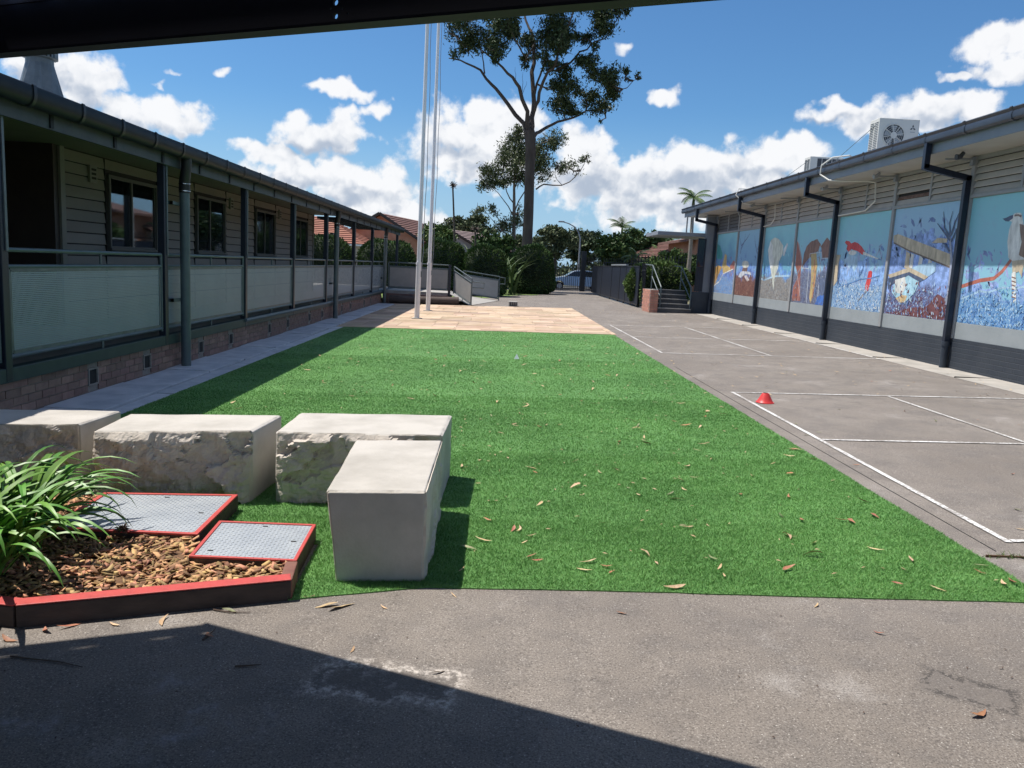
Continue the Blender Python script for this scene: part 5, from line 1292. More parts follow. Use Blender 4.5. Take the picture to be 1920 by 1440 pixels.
def zone(x, y):
    if y < 4.9: return 'near its front edge'
    if x > 2.0: return 'close to the court side'
    if y > 11.5: return 'towards the sandstone paving'
    if x < -1.2: return 'towards the drain strip'
    if y < 7.5: return 'out from the stone blocks'
    return 'in its open middle'
def tl(kind, L_, x, y):
    sz = 'small ' if L_ < .06 else ('long ' if L_ > .095 else '')
    return '%s%s gum leaf on the green turf %s' % (sz, {'leaf_tan': 'dry tan', 'leaf_red': 'dry red brown', 'leaf_olive': 'dull olive'}[kind], zone(x, y))
n = 0
occupied = [(-3.9, -.2, 3.2, 5.9)]
while n < 235:
    u = rl.random(); y = 3.75 + 13.5 * u ** 1.5; x = -3.4 + 6.2 * rl.random() ** .62
    if any(a < x < b and c < y < d for a, b, c, d in occupied) or not in_poly(np.array([x]), np.array([y]), TURF)[0]: continue
    kind = rl.choices(('leaf_tan', 'leaf_red', 'leaf_olive'), (.62, .24, .14))[0]
    L_ = rl.uniform(.045, .12); drop(x, y, L_, kind, tl(kind, L_, x, y), 'gum leaves on the turf', gz(x) + .017); n += 1
for (px, py, L_, kind) in ((1480, 1062, .1, 'leaf_red'), (1525, 1035, .12, 'leaf_tan'), (1578, 970, .1, 'leaf_red'), (1600, 972, .11, 'leaf_red'), (1505, 970, .08, 'leaf_red')):
    d = ray(px, py); t = -(CAMH - .034) / (d.z - .026 * d.x); drop(d.x * t, d.y * t, L_, kind, tl(kind, L_, d.x * t, d.y * t), 'gum leaves on the turf', gz(d.x * t) + .019)
for k in range(42):
    x = rl.uniform(3.0, 7.6); y = rl.uniform(3.2, 14); kind = rl.choices(('leaf_tan', 'leaf_red', 'leaf_olive'), (.3, .4, .3))[0]
    L_ = rl.uniform(.04, .085); drop(x, y, L_, kind, LP[kind].replace('bare grey pavement', 'the marked court'), 'gum leaves on the court', gz(x) + .006)
for (px, py, L_, kind) in ((1165, 1152, .055, 'leaf_red'), (1648, 1188, .05, 'leaf_red'), (1832, 1340, .1, 'leaf_red'), (1530, 1137, .05, 'leaf_tan'), (1900, 890, .06, 'leaf_red'), (640, 1140, .14, 'leaf_tan'), (610, 1137, .12, 'leaf_tan'), (580, 1120, .06, 'leaf_tan'), (720, 1140, .05, 'leaf_tan'), (660, 1220, .05, 'leaf_tan'), (820, 1262, .07, 'leaf_tan'), (310, 1165, .1, 'leaf_tan'), (215, 1172, .06, 'leaf_tan'), (90, 1182, .08, 'leaf_red'), (130, 1175, .1, 'leaf_red'), (430, 1148, .08, 'leaf_olive'), (395, 1192, .07, 'leaf_red'), (850, 1118, .05, 'leaf_tan'), (20, 1200, .09, 'leaf_red')):
    d = ray(px, py); t = -CAMH / (d.z - .026 * d.x); drop(d.x * t, d.y * t, L_, kind, LP[kind], 'gum leaves on the pavement', gz(d.x * t) + .005)
# far litter too small to tell apart
V = []; F = []
for k in range(420):
    x = rl.uniform(-3.6, 7.8); y = rl.uniform(10, 31); z = gz(x) + (.03 if x < 2.86 and y < 19 else .016); a = rl.uniform(0, 6.3); l = rl.uniform(.02, .05); b = len(V)
    dx, dy = cos(a) * l, sin(a) * l
    V += [(x - dx, y - dy, z), (x + dy * .3, y - dx * .3, z + .01), (x + dx, y + dy, z + .012), (x - dy * .3, y + dx * .3, z + .008)]; F.append((b, b + 1, b + 2, b + 3))
stuff(np_obj('leaf_litter', V, F, M['leaf_tan']), 'scattered specks of leaf litter across the far yard', 'leaf litter')
V = []; F = []
for k in range(330):
    x = -3.3 + 6.1 * rl.random() ** .7; y = 3.9 + 7 * rl.random(); 
    if x < -.2 and y < 5.9: continue
    z = gz(x) + .018; a = rl.uniform(0, 6.3); l = rl.uniform(.008, .022); b = len(V); dx, dy = cos(a) * l, sin(a) * l
    V += [(x - dx, y - dy, z), (x + dy * .35, y - dx * .35, z + .006), (x + dx, y + dy, z + .005), (x - dy * .35, y + dx * .35, z + .004)]; F.append((b, b + 1, b + 2, b + 3))
stuff(np_obj('leaf_litter', V, F, M['leaf_tan']), 'tiny leaf scraps sprinkled over the near turf', 'leaf litter')
V = []; F = []
for k in range(120):
    x = rl.uniform(-2.4, 3.4); y = rl.uniform(2.3, 3.6) if x > -1 else rl.uniform(2.4, 3.1); 
    if in_poly(np.array([x]), np.array([y]), TURF)[0]: continue
    z = gz(x) + .003; a = rl.uniform(0, 6.3); l = rl.uniform(.002, .008); b = len(V); dx, dy = cos(a) * l, sin(a) * l
    V += [(x - dx, y - dy, z), (x + dy * .5, y - dx * .5, z + .004), (x + dx, y + dy, z + .003), (x - dy * .5, y + dx * .5, z + .002)]; F.append((b, b + 1, b + 2, b + 3))
stuff(np_obj('grit', V, F, M['twig']), 'dark specks of grit and bark on the near pavement', 'grit')
for lab, pts in (('thin dead twig lying in the shade on the pavement', [(20, 1233), (60, 1238), (110, 1243), (155, 1253)]), ('short forked twig at the edge of the roof shadow', [(380, 1202), (395, 1190), (405, 1180)]), ('dead twig resting in the shaded pavement by the lime patch', [(440, 1252), (470, 1250), (490, 1248)]), ('bark strip twig along the foot of the sleeper', [(400, 1145), (430, 1150), (470, 1150)])):
    P = []
    for px, py in pts: d = ray(px, py); t = -CAMH / (d.z - .026 * d.x); P.append((d.x * t, d.y * t, gz(d.x * t) + .006))
    tag(MB().tube(P, [.004] + [.003] * (len(P) - 2) + [.0015], 5).build('twig', M['twig']), lab, 'twig')
# weed tuft in the joint
wd = MB()
for k in range(70):
    x = rl.gauss(3.08, .1); a = rl.uniform(0, 6.3); l = rl.uniform(.015, .045); z = gz(x); y = 4.3 + rl.gauss(0, .015)
    wd.add([(x - .004, y, z), (x + .004, y, z), (x + cos(a) * l, y + sin(a) * l, z + l * rl.uniform(.3, 1))], [(0, 1, 2)])
tag(wd.build('weed', M['bush']), 'low weed growing in the pavement joint beside the turf corner', 'weed')

# ================================================================== vegetation
def leafcloud(P, size, aspect=3.0, droop=.0, jitter=1.0, seed=0):
    """a rhombic leaf at each point of P"""
    r = np.random.default_rng(seed); n = len(P)
    a = r.normal(0, 1, (n, 3)); a[:, 2] -= droop; a /= np.linalg.norm(a, axis=1)[:, None]
    b = r.normal(0, 1, (n, 3)); b -= a * (a * b).sum(1)[:, None]; b /= np.linalg.norm(b, axis=1)[:, None]
    s = size * r.uniform(.6, 1.35, n)[:, None]; w = s / aspect
    V = np.stack([P - a * s * .5, P + b * w * .5, P + a * s * .5, P - b * w * .5], 1).reshape(-1, 3)
    return V, np.arange(n * 4).reshape(-1, 4)
def clump_points(clumps, per, seed, sub=12):
    r = np.random.default_rng(seed); out = []
    for (c, rad, dens) in clumps:
        vol = rad[0] * rad[2]; n = int(per * vol * dens); ns = max(4, int(sub * dens * (vol ** .6) + 3))
        u = r.normal(0, 1, (ns, 3)); u /= np.linalg.norm(u, axis=1)[:, None]; cen = u * (r.uniform(.25, 1, ns) ** .6)[:, None]
        pick = r.integers(0, ns, n); off = r.normal(0, 1, (n, 3)) * .28
        out.append((cen[pick] + off) * np.array(rad) * .92 + np.array(c))
    return np.concatenate(out)
def limb(mb, pts, r0, r1, n=7, wig=.04):
    k = len(pts); mb.tube(pts, [r0 + (r1 - r0) * i / (k - 1) for i in range(k)], n)
def twigs_to(mb, nodes, clumps, seed, r0=.06, per=5):
    r = random.Random(seed)
    for (c, rad, dens) in clumps:
        c = Vector(c); p = min(nodes, key=lambda q: (q - c).length + max(0, (q.z - c.z)) * .7)
        m = p.lerp(c, .5) + Vector((r.gauss(0, .15), r.gauss(0, .15), -.12 * (c - p).length))
        mb.tube([p, m, c], [r0, r0 * .7, r0 * .4], 5)
        for k in range(per):
            e = c + Vector((r.gauss(0, .55) * rad[0], r.gauss(0, .55) * rad[1], r.gauss(0, .5) * rad[2])); q = m.lerp(c, r.uniform(.3, 1))
            mb.tube([q, q.lerp(e, .5) + Vector((0, 0, -.08)), e], [r0 * .45, r0 * .3, r0 * .12], 4)
def gum_tree(label, yT, limbs, clumps_px, fr, leafmat, barkmat, per, size, seed, trunk, depth=.8, extra=()):
    sc, o = fr; r = random.Random(seed)
    base = trunk[0][0]; T = thing('gum_tree', label, 'tree', (base.x, base.y, base.z), 'gum trees beyond the yard')
    tb = MB(); nodes = []
    tb.tube([p for p, _ in trunk], [q for _, q in trunk], 14)
    tb.build('trunk', barkmat, T, True)
    lb = MB(); dy0 = {}
    for li, (pts, r0, r1) in enumerate(limbs):
        P = []; sgn = (-1) ** li * r.uniform(.3, 1)
        for k, (px, py) in enumerate(pts):
            p = at(o[0] + px / sc, o[1] + py / sc, yT); p.y += depth * sgn * k * .8; P.append(p)
        # smooth
        Q = []
        for a, b in zip(P, P[1:]):
            for t in (0, .5): Q.append(a.lerp(b, t) + (Vector((r.gauss(0, .05), 0, r.gauss(0, .05))) if t else Vector()))
        Q.append(P[-1]); nodes += Q[1:]
        limb(lb, Q, r0 * .62, r1 * .6)
    cl = []
    for (cx, cy, rx, ry, de) in clumps_px:
        p = at(o[0] + cx / sc, o[1] + cy / sc, yT); k = yT / FPX / sc
        # depth follows the closest limb
        q = min(nodes, key=lambda n_: (n_.x - p.x) ** 2 + (n_.z - p.z) ** 2); p.y = q.y + r.gauss(0, depth * .6)
        cl.append(((p.x, p.y, p.z), (rx * k, (rx + ry) * .5 * k, ry * k), de))
    for c_ in extra: cl.append(c_)
    twigs_to(lb, nodes, cl, seed, .07 * yT / 52)
    lb.build('limbs', barkmat, T, True)
    P = clump_points(cl, per, seed); V, F = leafcloud(P, size, 3.2, .8, seed=seed)
    np_obj('crown', V, F, leafmat, T)['kind'] = 'stuff'
    return T
YT = 52.0; F8 = (4.8, (840, 0)); F2 = (3.0, (640, 0))
tr = []
for px, py, w in ((986, 500, 20), (988, 460, 19.5), (991, 400, 18.5), (993, 330, 18), (995, 280, 19), (994, 255, 21), (993, 245, 18)):
    p = at(px, py, YT); tr.append((p, w / 2 / FPX * YT))
tr.insert(0, (Vector((tr[0][0].x - .02, YT, 0.0)), .42))
LIMBS = [([(715, 1210), (690, 1110), (540, 920), (430, 770), (340, 670), (230, 550), (100, 480), (-10, 450)], .26, .05),
 ([(725, 1180), (715, 1010), (640, 800), (580, 720), (490, 640), (400, 570), (300, 500)], .25, .05),
 ([(745, 1200), (755, 1050), (780, 900), (762, 600), (785, 400), (778, 250), (745, 130), (700, -40), (690, -200)], .3, .08),
 ([(775, 1000), (810, 920), (850, 760), (890, 680), (960, 600), (1000, 400), (1100, 200), (1160, -20)], .2, .05),
 ([(770, 1230), (820, 1180), (900, 1120), (1000, 1060), (1150, 1010), (1280, 930), (1420, 920), (1520, 900)], .2, .04),
 ([(960, 640), (1100, 570), (1180, 480), (1280, 420), (1400, 380), (1480, 250), (1580, 90)], .12, .03),
 ([(1540, 830), (1620, 780), (1680, 710), (1740, 660)], .05, .015),
 ([(785, 380), (700, 540), (640, 470), (560, 330), (500, 200), (440, 80)], .1, .03),
 ([(330, 660), (320, 560), (300, 420), (260, 300)], .08, .03), ([(780, 850), (830, 680), (880, 480), (900, 300), (960, 120), (980, -60)], .12, .03),
 ([(665, 860), (690, 780), (712, 700)], .03, .01), ([(665, 860), (672, 760), (670, 690)], .03, .01), ([(610, 760), (612, 660), (606, 580)], .03, .01), ([(410, 240), (340, 190), (290, 160), (200, 140)], .06, .02), ([(100, 360), (20, 280), (-40, 200)], .05, .02)]
CL = [(280, 330, 160, 120, 1), (500, 330, 120, 150, 1.2), (470, 480, 100, 90, 1), (90, 280, 130, 120, .55), (560, 180, 130, 60, .8), (780, 300, 110, 110, 1), (950, 260, 170, 120, 1.3), (1000, 420, 110, 110, 1.2), (1010, 510, 70, 60, 1), (1180, 130, 190, 80, 1.1), (1400, 250, 110, 110, 1.3), (1440, 130, 120, 90, .9), (1570, 90, 60, 70, .9), (1220, 340, 90, 70, .9),
 (1070, 640, 90, 60, 1), (1050, 760, 140, 90, 1.2), (1030, 890, 130, 90, 1.2), (1240, 570, 110, 80, 1.1), (1400, 680, 140, 110, 1.1), (1500, 780, 85, 100, 1.2), (1270, 800, 130, 90, .8), (1420, 900, 110, 70, .9), (1150, 960, 110, 40, .9), (1620, 640, 55, 50, .6), (1725, 660, 42, 26, .7), (700, 540, 75, 55, .8), (880, 90, 110, 60, .8), (900, 640, 70, 60, .6), (430, 590, 60, 40, .8), (960, 620, 60, 40, .7), (850, 560, 60, 60, .6), (150, 200, 140, 70, .6), (1300, 450, 60, 40, .4), (330, 150, 110, 60, .6), (620, 280, 60, 90, .7), (60, 400, 80, 60, .5), (1430, 1000, 25, 30, .4)]
UP = [((at(840 + x / 4.8, y / 4.8, YT).x, YT + dy, at(840 + x / 4.8, y / 4.8, YT).z), (1.6, 1.6, 1.1), .8) for x, y, dy in ((300, -80, 1), (560, -120, -1), (800, -180, .5), (1000, -120, -1), (1200, -60, 1), (1400, -40, 0), (700, -320, 0), (950, -300, 1))]
gum_tree('tall gum tree with a dark straight trunk and spreading open crown', YT, LIMBS, CL, F8, M['gum'], M['bark'], 2100, .23, 3, tr, .75, UP)
YS = 58.0
tr2 = [(Vector((at(963, 500, YS).x, YS, 0)), .2)] + [(at(px, py, YS), w) for px, py, w in ((963, 470, .16), (964, 400, .12), (964, 350, .09), (966, 300, .05))]
LIMBS2 = [([(975, 1230), (940, 1160), (880, 1080), (830, 1020)], .08, .02), ([(975, 1150), (930, 1080), (900, 980), (930, 880)], .08, .02), ([(972, 1060), (1010, 980), (1040, 860), (1000, 760)], .08, .02), ([(975, 1190), (1030, 1080), (1100, 960), (1160, 850), (1180, 790)], .08, .02),
 ([(1095, 1065), (1140, 1035), (1240, 1040), (1320, 990), (1370, 920), (1385, 880)], .1, .02), ([(940, 1330), (870, 1260), (810, 1190), (790, 1170)], .05, .02), ([(940, 1300), (890, 1240), (850, 1190)], .05, .02), ([(1240, 1040), (1200, 980), (1220, 930)], .04, .015)]
CL2 = [(1000, 750, 60, 45, 1), (960, 820, 62, 60, 1.1), (1180, 800, 70, 60, 1), (1120, 880, 75, 80, 1.1), (1020, 850, 80, 60, 1), (960, 930, 90, 65, 1.2), (860, 975, 80, 55, 1.1), (1010, 1000, 70, 50, 1), (825, 1030, 60, 45, .9), (900, 1020, 60, 40, .8), (1130, 960, 60, 60, .8), (1290, 930, 80, 45, .4), (1380, 885, 32, 28, .7), (775, 1180, 40, 32, .7), (850, 1185, 42, 34, .6), (1220, 940, 40, 40, .5), (960, 1260, 60, 60, .5), (910, 1300, 60, 60, .8), (1000, 1200, 40, 50, .3)]
gum_tree('slender gum tree with a loose olive crown behind the tall trunk', YS, LIMBS2, CL2, F2, M['gum2'], M['bark_pale'], 1500, .23, 9, tr2, .4)

# clipped shrubs: leaf-covered rounded solids
def clipped(label, c, rad, seed, n=9000, power=3.0, mt='hedge', size=.13, taper=0.0, group='clipped shrubs'):
    T = thing('clipped_shrub', label, 'shrub', (c[0], c[1], gz(c[0])), group)
    r = np.random.default_rng(seed); u = r.normal(0, 1, (n, 3)); u /= np.linalg.norm(u, axis=1)[:, None]; u[:, 2] = np.where(u[:, 2] < -.85, -u[:, 2], u[:, 2])
    k = 1 / (np.abs(u) ** power).sum(1) ** (1 / power); P = u * k[:, None]
    P *= (1 + .05 * np.sin(P[:, 0:1] * 5 + seed) * np.cos(P[:, 2:3] * 6) + r.normal(0, .028, (n, 1)))
    tp = 1 - taper * (P[:, 2:3] + 1) / 2; P[:, :2] *= tp
    W_ = P * np.array(rad) + np.array([c[0], c[1], rad[2] + gz(c[0]) - .05])
    V, F = leafcloud(W_, size, 2.0, 0, seed=seed); np_obj('foliage', V, F, M[mt], T)['kind'] = 'stuff'
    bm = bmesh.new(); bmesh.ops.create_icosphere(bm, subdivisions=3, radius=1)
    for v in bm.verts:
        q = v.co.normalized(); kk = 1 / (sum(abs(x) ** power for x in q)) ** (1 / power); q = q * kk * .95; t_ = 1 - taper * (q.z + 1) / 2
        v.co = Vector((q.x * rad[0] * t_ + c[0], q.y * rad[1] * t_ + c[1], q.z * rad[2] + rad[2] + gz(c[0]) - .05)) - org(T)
    me = bpy.data.meshes.new('dark_core'); bm.to_mesh(me); bm.free(); me.materials.append(M['hedge_core']); o = link(bpy.data.objects.new('dark_core', me), T)  # solid core coloured dark in place of the shade inside the shrub
    return T
clipped('clipped rounded shrub at the end of the drive by the palisade gate', (1.95, 47, 0), (1.5, 1.4, 1.42), 1, 11000, 3.4, taper=.3)
clipped('dense clipped shrub filling the gap behind the ramp end', (-.75, 41.5, 0), (1.25, 1.3, 1.32), 2, 9000, 3.2, taper=.2)
clipped('clipped shrub behind the ramp landing beside the flagpoles', (-2.95, 42, 0), (1.35, 1.3, 1.42), 3, 9000, 3.0, taper=.15)
clipped('clipped shrub behind the open end of the veranda', (-5.9, 42, 0), (1.6, 1.4, 1.38), 4, 9000, 3.0, taper=.1)
clipped('dark clipped shrub seen through the veranda posts below the terracotta roof', (-9.3, 41, 0), (2.0, 1.4, 1.42), 5, 9000, 2.6, taper=.15)
clipped('shrub at the far left beyond the weatherboard wall end', (-12.8, 40, 0), (1.8, 1.4, 1.35), 6, 6000, 2.6, taper=.15)
clipped('leafy shrub behind the entry steps and handrails', (7.0, 34.6, 0), (1.35, 1.1, .98), 7, 8000, 2.6, 'bush', .12)
clipped('slim climbing shrub at the end of the sliding gate', (6.35, 32.9, 0), (.38, .4, .8), 8, 2500, 2.6, 'bush', .12)
# spiky flax between the shrubs
def flax(label, x, y, n, h, seed):
    T = thing('flax_plant', label, 'plant', (x, y, gz(x)), 'spiky flax plants'); r = random.Random(seed)
    for k in range(n):
        a = r.uniform(0, 2 * pi); strap((x + r.gauss(0, .35), y + r.gauss(0, .25), gz(x)), a, h * r.uniform(.75, 1.1), r.uniform(1.2, 1.5), .12, T, M['palmleaf'], 6, r.uniform(-.6, .2))
flax('spiky upright flax leaves rising between two clipped shrubs', .35, 44.5, 38, 2.9, 1)
flax('spiky flax tops showing above the shrub row', -1.7, 45.5, 34, 3.2, 2)
flax('spiky flax above the shrubs behind the second flagpole', -3.5, 46, 30, 3.1, 3)
# broad background trees
def bushy_tree(label, c, rad, seed, n, mt='bush', size=.3, trunk_h=None, nb=16, group='trees beyond the fence'):
    T = thing('tree', label, 'tree', (c[0], c[1], 0), group); r = random.Random(seed); cl = []
    cz_ = c[2]
    for k in range(nb):
        u = Vector((r.gauss(0, 1), r.gauss(0, 1), r.gauss(0, 1))).normalized() * r.uniform(.35, .85)
        cl.append(((c[0] + u.x * rad[0], c[1] + u.y * rad[1], cz_ + u.z * rad[2]), (rad[0] * r.uniform(.28, .45), rad[1] * r.uniform(.28, .45), rad[2] * r.uniform(.25, .42)), 1))
    mb = MB(); top = Vector((c[0], c[1], cz_ - rad[2] * .2)); mb.tube([(c[0], c[1], -.05), (c[0] + .05, c[1], cz_ * .4), top], [.16, .13, .08], 8); mb.build('trunk', M['bark'], T, True)
    lb = MB(); twigs_to(lb, [top, top.lerp(Vector((c[0], c[1], 0)), .3), top + Vector((0, 0, rad[2] * .4))], cl, seed, .05, 2); lb.build('limbs', M['bark'], T, True)
    tot = sum(q[1][0] * q[1][2] for q in cl); P = clump_points(cl, n / tot, seed, 7); V, F = leafcloud(P, size, 2.0, .2, seed=seed); np_obj('crown', V, F, M[mt], T)['kind'] = 'stuff'
    return T
bushy_tree('bright green bushy tree rising behind the flagpoles', (-5.0, 60, 3.2), (1.5, 1.3, 1.7), 21, 9000)
bushy_tree('dark bushy tree at the foot of the tall gum trunk', (-.6, 56, 2.6), (1.9, 1.3, 1.5), 22, 8000, 'hedge')
bushy_tree('feathery tree tops beyond the grey roof', (-3.0, 72, 4.6), (2.8, 1.6, 1.2), 23, 7000, 'gum2', .28)
bushy_tree('open spreading tree right of the tall gum trunk', (4.6, 66, 4.0), (2.6, 1.6, 1.5), 24, 6500, 'gum2', .3, nb=11)
bushy_tree('round dark tree behind the street lamp', (7.6, 72, 3.4), (2.2, 1.6, 1.7), 25, 7500, 'gum')
bushy_tree('dark leafy tree over the sliding gate', (8.4, 58, 2.9), (1.7, 1.3, 1.55), 26, 9000, 'hedge')
bushy_tree('dense dark tree behind the palisade fence', (11.0, 62, 3.2), (2.4, 1.5, 2.0), 27, 11000, 'hedge')
bushy_tree('mid green tree below the tall palm', (13.6, 66, 3.0), (2.4, 1.5, 1.7), 28, 9000, 'bush')
bushy_tree('low green tree in front of the white posted house', (9.6, 46, 1.9), (1.5, 1.2, 1.0), 29, 8000, 'bush', .22)
bushy_tree('leafy tree beside the brick wing', (11.6, 48, 2.0), (1.4, 1.2, 1.1), 30, 7000, 'hedge', .22)
bushy_tree('pale green tree far along the street', (2.6, 80, 3.4), (3.2, 1.6, 1.6), 31, 6000, 'gum2', .32)
bushy_tree('low far hedge tree beyond the road', (-1.8, 84, 2.6), (4.0, 1.6, 1.6), 32, 6000, 'bush', .32)
def far_wood():
    P = []
    for k in range(60):
        x = rl.uniform(-60, 70); y = rl.uniform(95, 130); h = rl.uniform(2.5, 4.6); P.append(((x, y, h * .5), (rl.uniform(2, 4), 1.5, h * .55), 1))
    Q = clump_points(P, 130, 77, 6); V, F = leafcloud(Q, .8, 1.8, .1, seed=77); stuff(np_obj('far_trees', V, F, M['gum2']), 'low dark line of far off trees along the horizon', 'trees')
far_wood()
# palms
def palm(label, x, y, zc, fl, n, seed, r=.14):
    T = thing('palm_tree', label, 'palm', (x, y, 0), 'palms'); q = random.Random(seed)
    MB().tube([(x, y, 0), (x + .05, y, zc * .5), (x, y, zc)], [r * 1.4, r, r * .8], 10).build('trunk', M['palmtrunk'], T, True)
    MB().tube([(x, y, zc - .1), (x, y, zc + fl * .35)], [r * .85, r * .5], 8).build('crown_shaft', M['palmleaf'], T, True)
    for k in range(n):
        a = 2 * pi * k / n + q.gauss(0, .2); el = q.uniform(.1, 1.35); d = Vector((cos(a), sin(a), 0)); p = Vector((x, y, zc + fl * .25)); L_ = fl * q.uniform(.85, 1.15); ns = 9; mb = MB(); pts = []
        e = el
        for s in range(ns + 1):
            pts.append(p.copy()); p = p + (d * cos(e) + Vector((0, 0, sin(e)))) * (L_ / ns); e -= q.uniform(.12, .2)
        mb.tube(pts, [.025 * (1 - .8 * s / ns) for s in range(ns + 1)], 4)
        s_ = Vector((-d.y, d.x, 0))
        for s in range(1, ns * 3):
            t = s / 3; i = int(t); c = pts[i].lerp(pts[min(i + 1, ns)], t - i); l = fl * .3 * sin(pi * min(.97, t / ns * .8 + .18)); dd = (pts[min(i + 1, ns)] - pts[i]).normalized()
            for sg in (-1, 1):
                tip = c + (s_ * sg * .8 + dd * .5 + Vector((0, 0, -.45))).normalized() * l; mb.add([c - dd * .025, c + dd * .025, tip], [(0, 1, 2)])
        mb.build('frond', M['palmleaf'], T)
palm('palm with a full rounded crown standing above the green trees', 11.4, 75, 5.3, 1.75, 13, 1)
palm('palm leaning fronds out over the gutter end of the mural building', 10.75, 45, 5.6, 1.25, 11, 2, .11)
palm('short distant palm beside the white posted house', 14.6, 70, 4.0, 1.5, 11, 3)
palm('low palm among the trees behind the fence', 12.2, 60, 2.6, 1.5, 10, 4)
palm('little palm with thin pale stems by the brick wing', 8.9, 52, 2.3, 1.2, 10, 5)
# thin flowering stalks above the shrub row
def stalk(label, p0, p1, seed):
    T = thing('flower_stalk', label, 'plant', p0, 'dead flower stalks'); q = random.Random(seed)
    p0, p1 = Vector(p0), Vector(p1); MB().tube([p0, p0.lerp(p1, .6) + Vector((.03, 0, 0)), p1], [.07, .06, .05], 7).build('stem', M['bark'], T, True)
    mb = MB()
    for k in range(60):
        d = Vector((q.gauss(0, 1), q.gauss(0, 1), q.gauss(0, .7) + .3)).normalized(); s = d.orthogonal().normalized() * .035; e = p1 + d * q.uniform(.12, .34); mb.add([p1 + s, p1 - s, e - s * .6, e + s * .6], [(0, 1, 2, 3)])
    mb.build('dry_tuft', M['bark'], T)
stalk('tall thin leaning stalk with a dark tuft above the shrubs', (-2.7, 50, 0), (-3.12, 50, 6.35), 1)
stalk('shorter stalk with a dark tuft in front of the grey roof', tuple(at(890, 500, 50)), tuple(at(891, 430, 50)), 2)
# ================================================================== gates, fences, street, houses
def palisade(label, a, b, h, n, name='palisade_fence', z0=None, thick=.035):
    a, b = Vector((*a, 0)), Vector((*b, 0)); T = thing(name, label, 'fence' if 'fence' in name else 'gate', (a.x, a.y, gz(a.x)))
    d = b - a; p0 = None
    for k in range(n + 1):
        p = a + d * (k / n); z = gz(p.x)
        MB().bar((p.x, p.y, z + .08), (p.x, p.y, z + h), thick, thick, (0, 1, 0)).build('picket', M['black'], T)
    for hz in (.16, h - .28): MB().bar((a.x, a.y, gz(a.x) + hz), (b.x, b.y, gz(b.x) + hz), .045, .05).build('rail', M['black'], T)
    return T
palisade('black palisade gate in front of the parked silver car', (3.72, 54), (5.55, 54), 1.85, 13, 'palisade_gate')
palisade('black palisade infill between gate post and sliding gate', (5.95, 54), (6.5, 51), 2.3, 8)
palisade('black palisade fence running behind the leafy trees', (6.6, 50), (13.5, 48.5), 2.25, 46)
palisade('black palisade fence beside the climbing shrub and steps', (5.98, 32.2), (5.98, 33.0), 1.85, 5)
palisade('black palisade fence behind the clipped shrub', (1.6, 54.2), (3.62, 54), 1.85, 14)
palisade('tall black palisade fence behind the entry porch', (6.1, 36.6), (8.6, 36.6), 2.25, 16)
gpz = MB().box(5.58, 5.9, 53.85, 54.15, gz(5.7) - .05, 2.85).build('gate_post', M['black'], None, bevel=.01); tag(gpz, 'thick black square gate post between gate and car', 'post')
SG = thing('sliding_gate', 'dark blue black sheet metal sliding gate of several framed leaves beside the drive', 'gate', (5.9, 41, gz(5.9)))
ys = [33.1, 34.7, 36.6, 38.4, 41.2, 45.2, 49.8]
for y0, y1 in zip(ys, ys[1:]):
    z0, z1 = gz(5.9) + .09, 1.9
    MB().box(5.885, 5.905, y0 + .05, y1 - .05, z0 + .05, z1 - .05).build('sheet', M['black_sheet'], SG)
    MB().box(5.87, 5.93, y0, y0 + .055, z0, z1).box(5.87, 5.93, y1 - .055, y1 - .002, z0, z1).box(5.871, 5.929, y0 + .056, y1 - .056, z1 - .055, z1).box(5.871, 5.929, y0 + .056, y1 - .056, z0, z0 + .055).build('frame', M['black'], SG)
    MB().tube([(5.87, y0 + .3, gz(5.9) + .06), (5.93, y0 + .3, gz(5.9) + .06)], .05, 12).build('wheel', M['black'], SG, True)
MB().box(5.87, 5.93, 33.0, 49.9, gz(5.9) - .01, gz(5.9) + .015).build('track', M['galv'], SG)
MB().box(5.84, 5.96, 36.5, 41.3, 1.91, 1.97).build('cover_strip', M['steelgrey'], SG)
# street lamp
lx, lz = at(1088, 450, 64).x, 4.0
SLP = thing('street_lamp', 'grey street lamp with a curved arm beyond the gate', 'street lamp', (lx, 64, 0))
MB().tube([(lx, 64, 0), (lx, 64, 3.6)], [.09, .07], 12).build('pole', M['steelgrey'], SLP, True)
MB().tube([(lx, 64, 3.58), (lx - .02, 64, 4.1), (lx - .2, 64, 4.6), (lx - .55, 64, 5.0), (lx - 1.0, 64, 5.22), (lx - 1.4, 64, 5.32)], [.065, .06, .055, .05, .045, .045], 10).build('arm', M['steelgrey'], SLP, True)
MB().box(lx - 1.85, lx - 1.35, 63.92, 64.08, 5.28, 5.4).build('lamp_head', M['steelgrey'], SLP, bevel=.03)
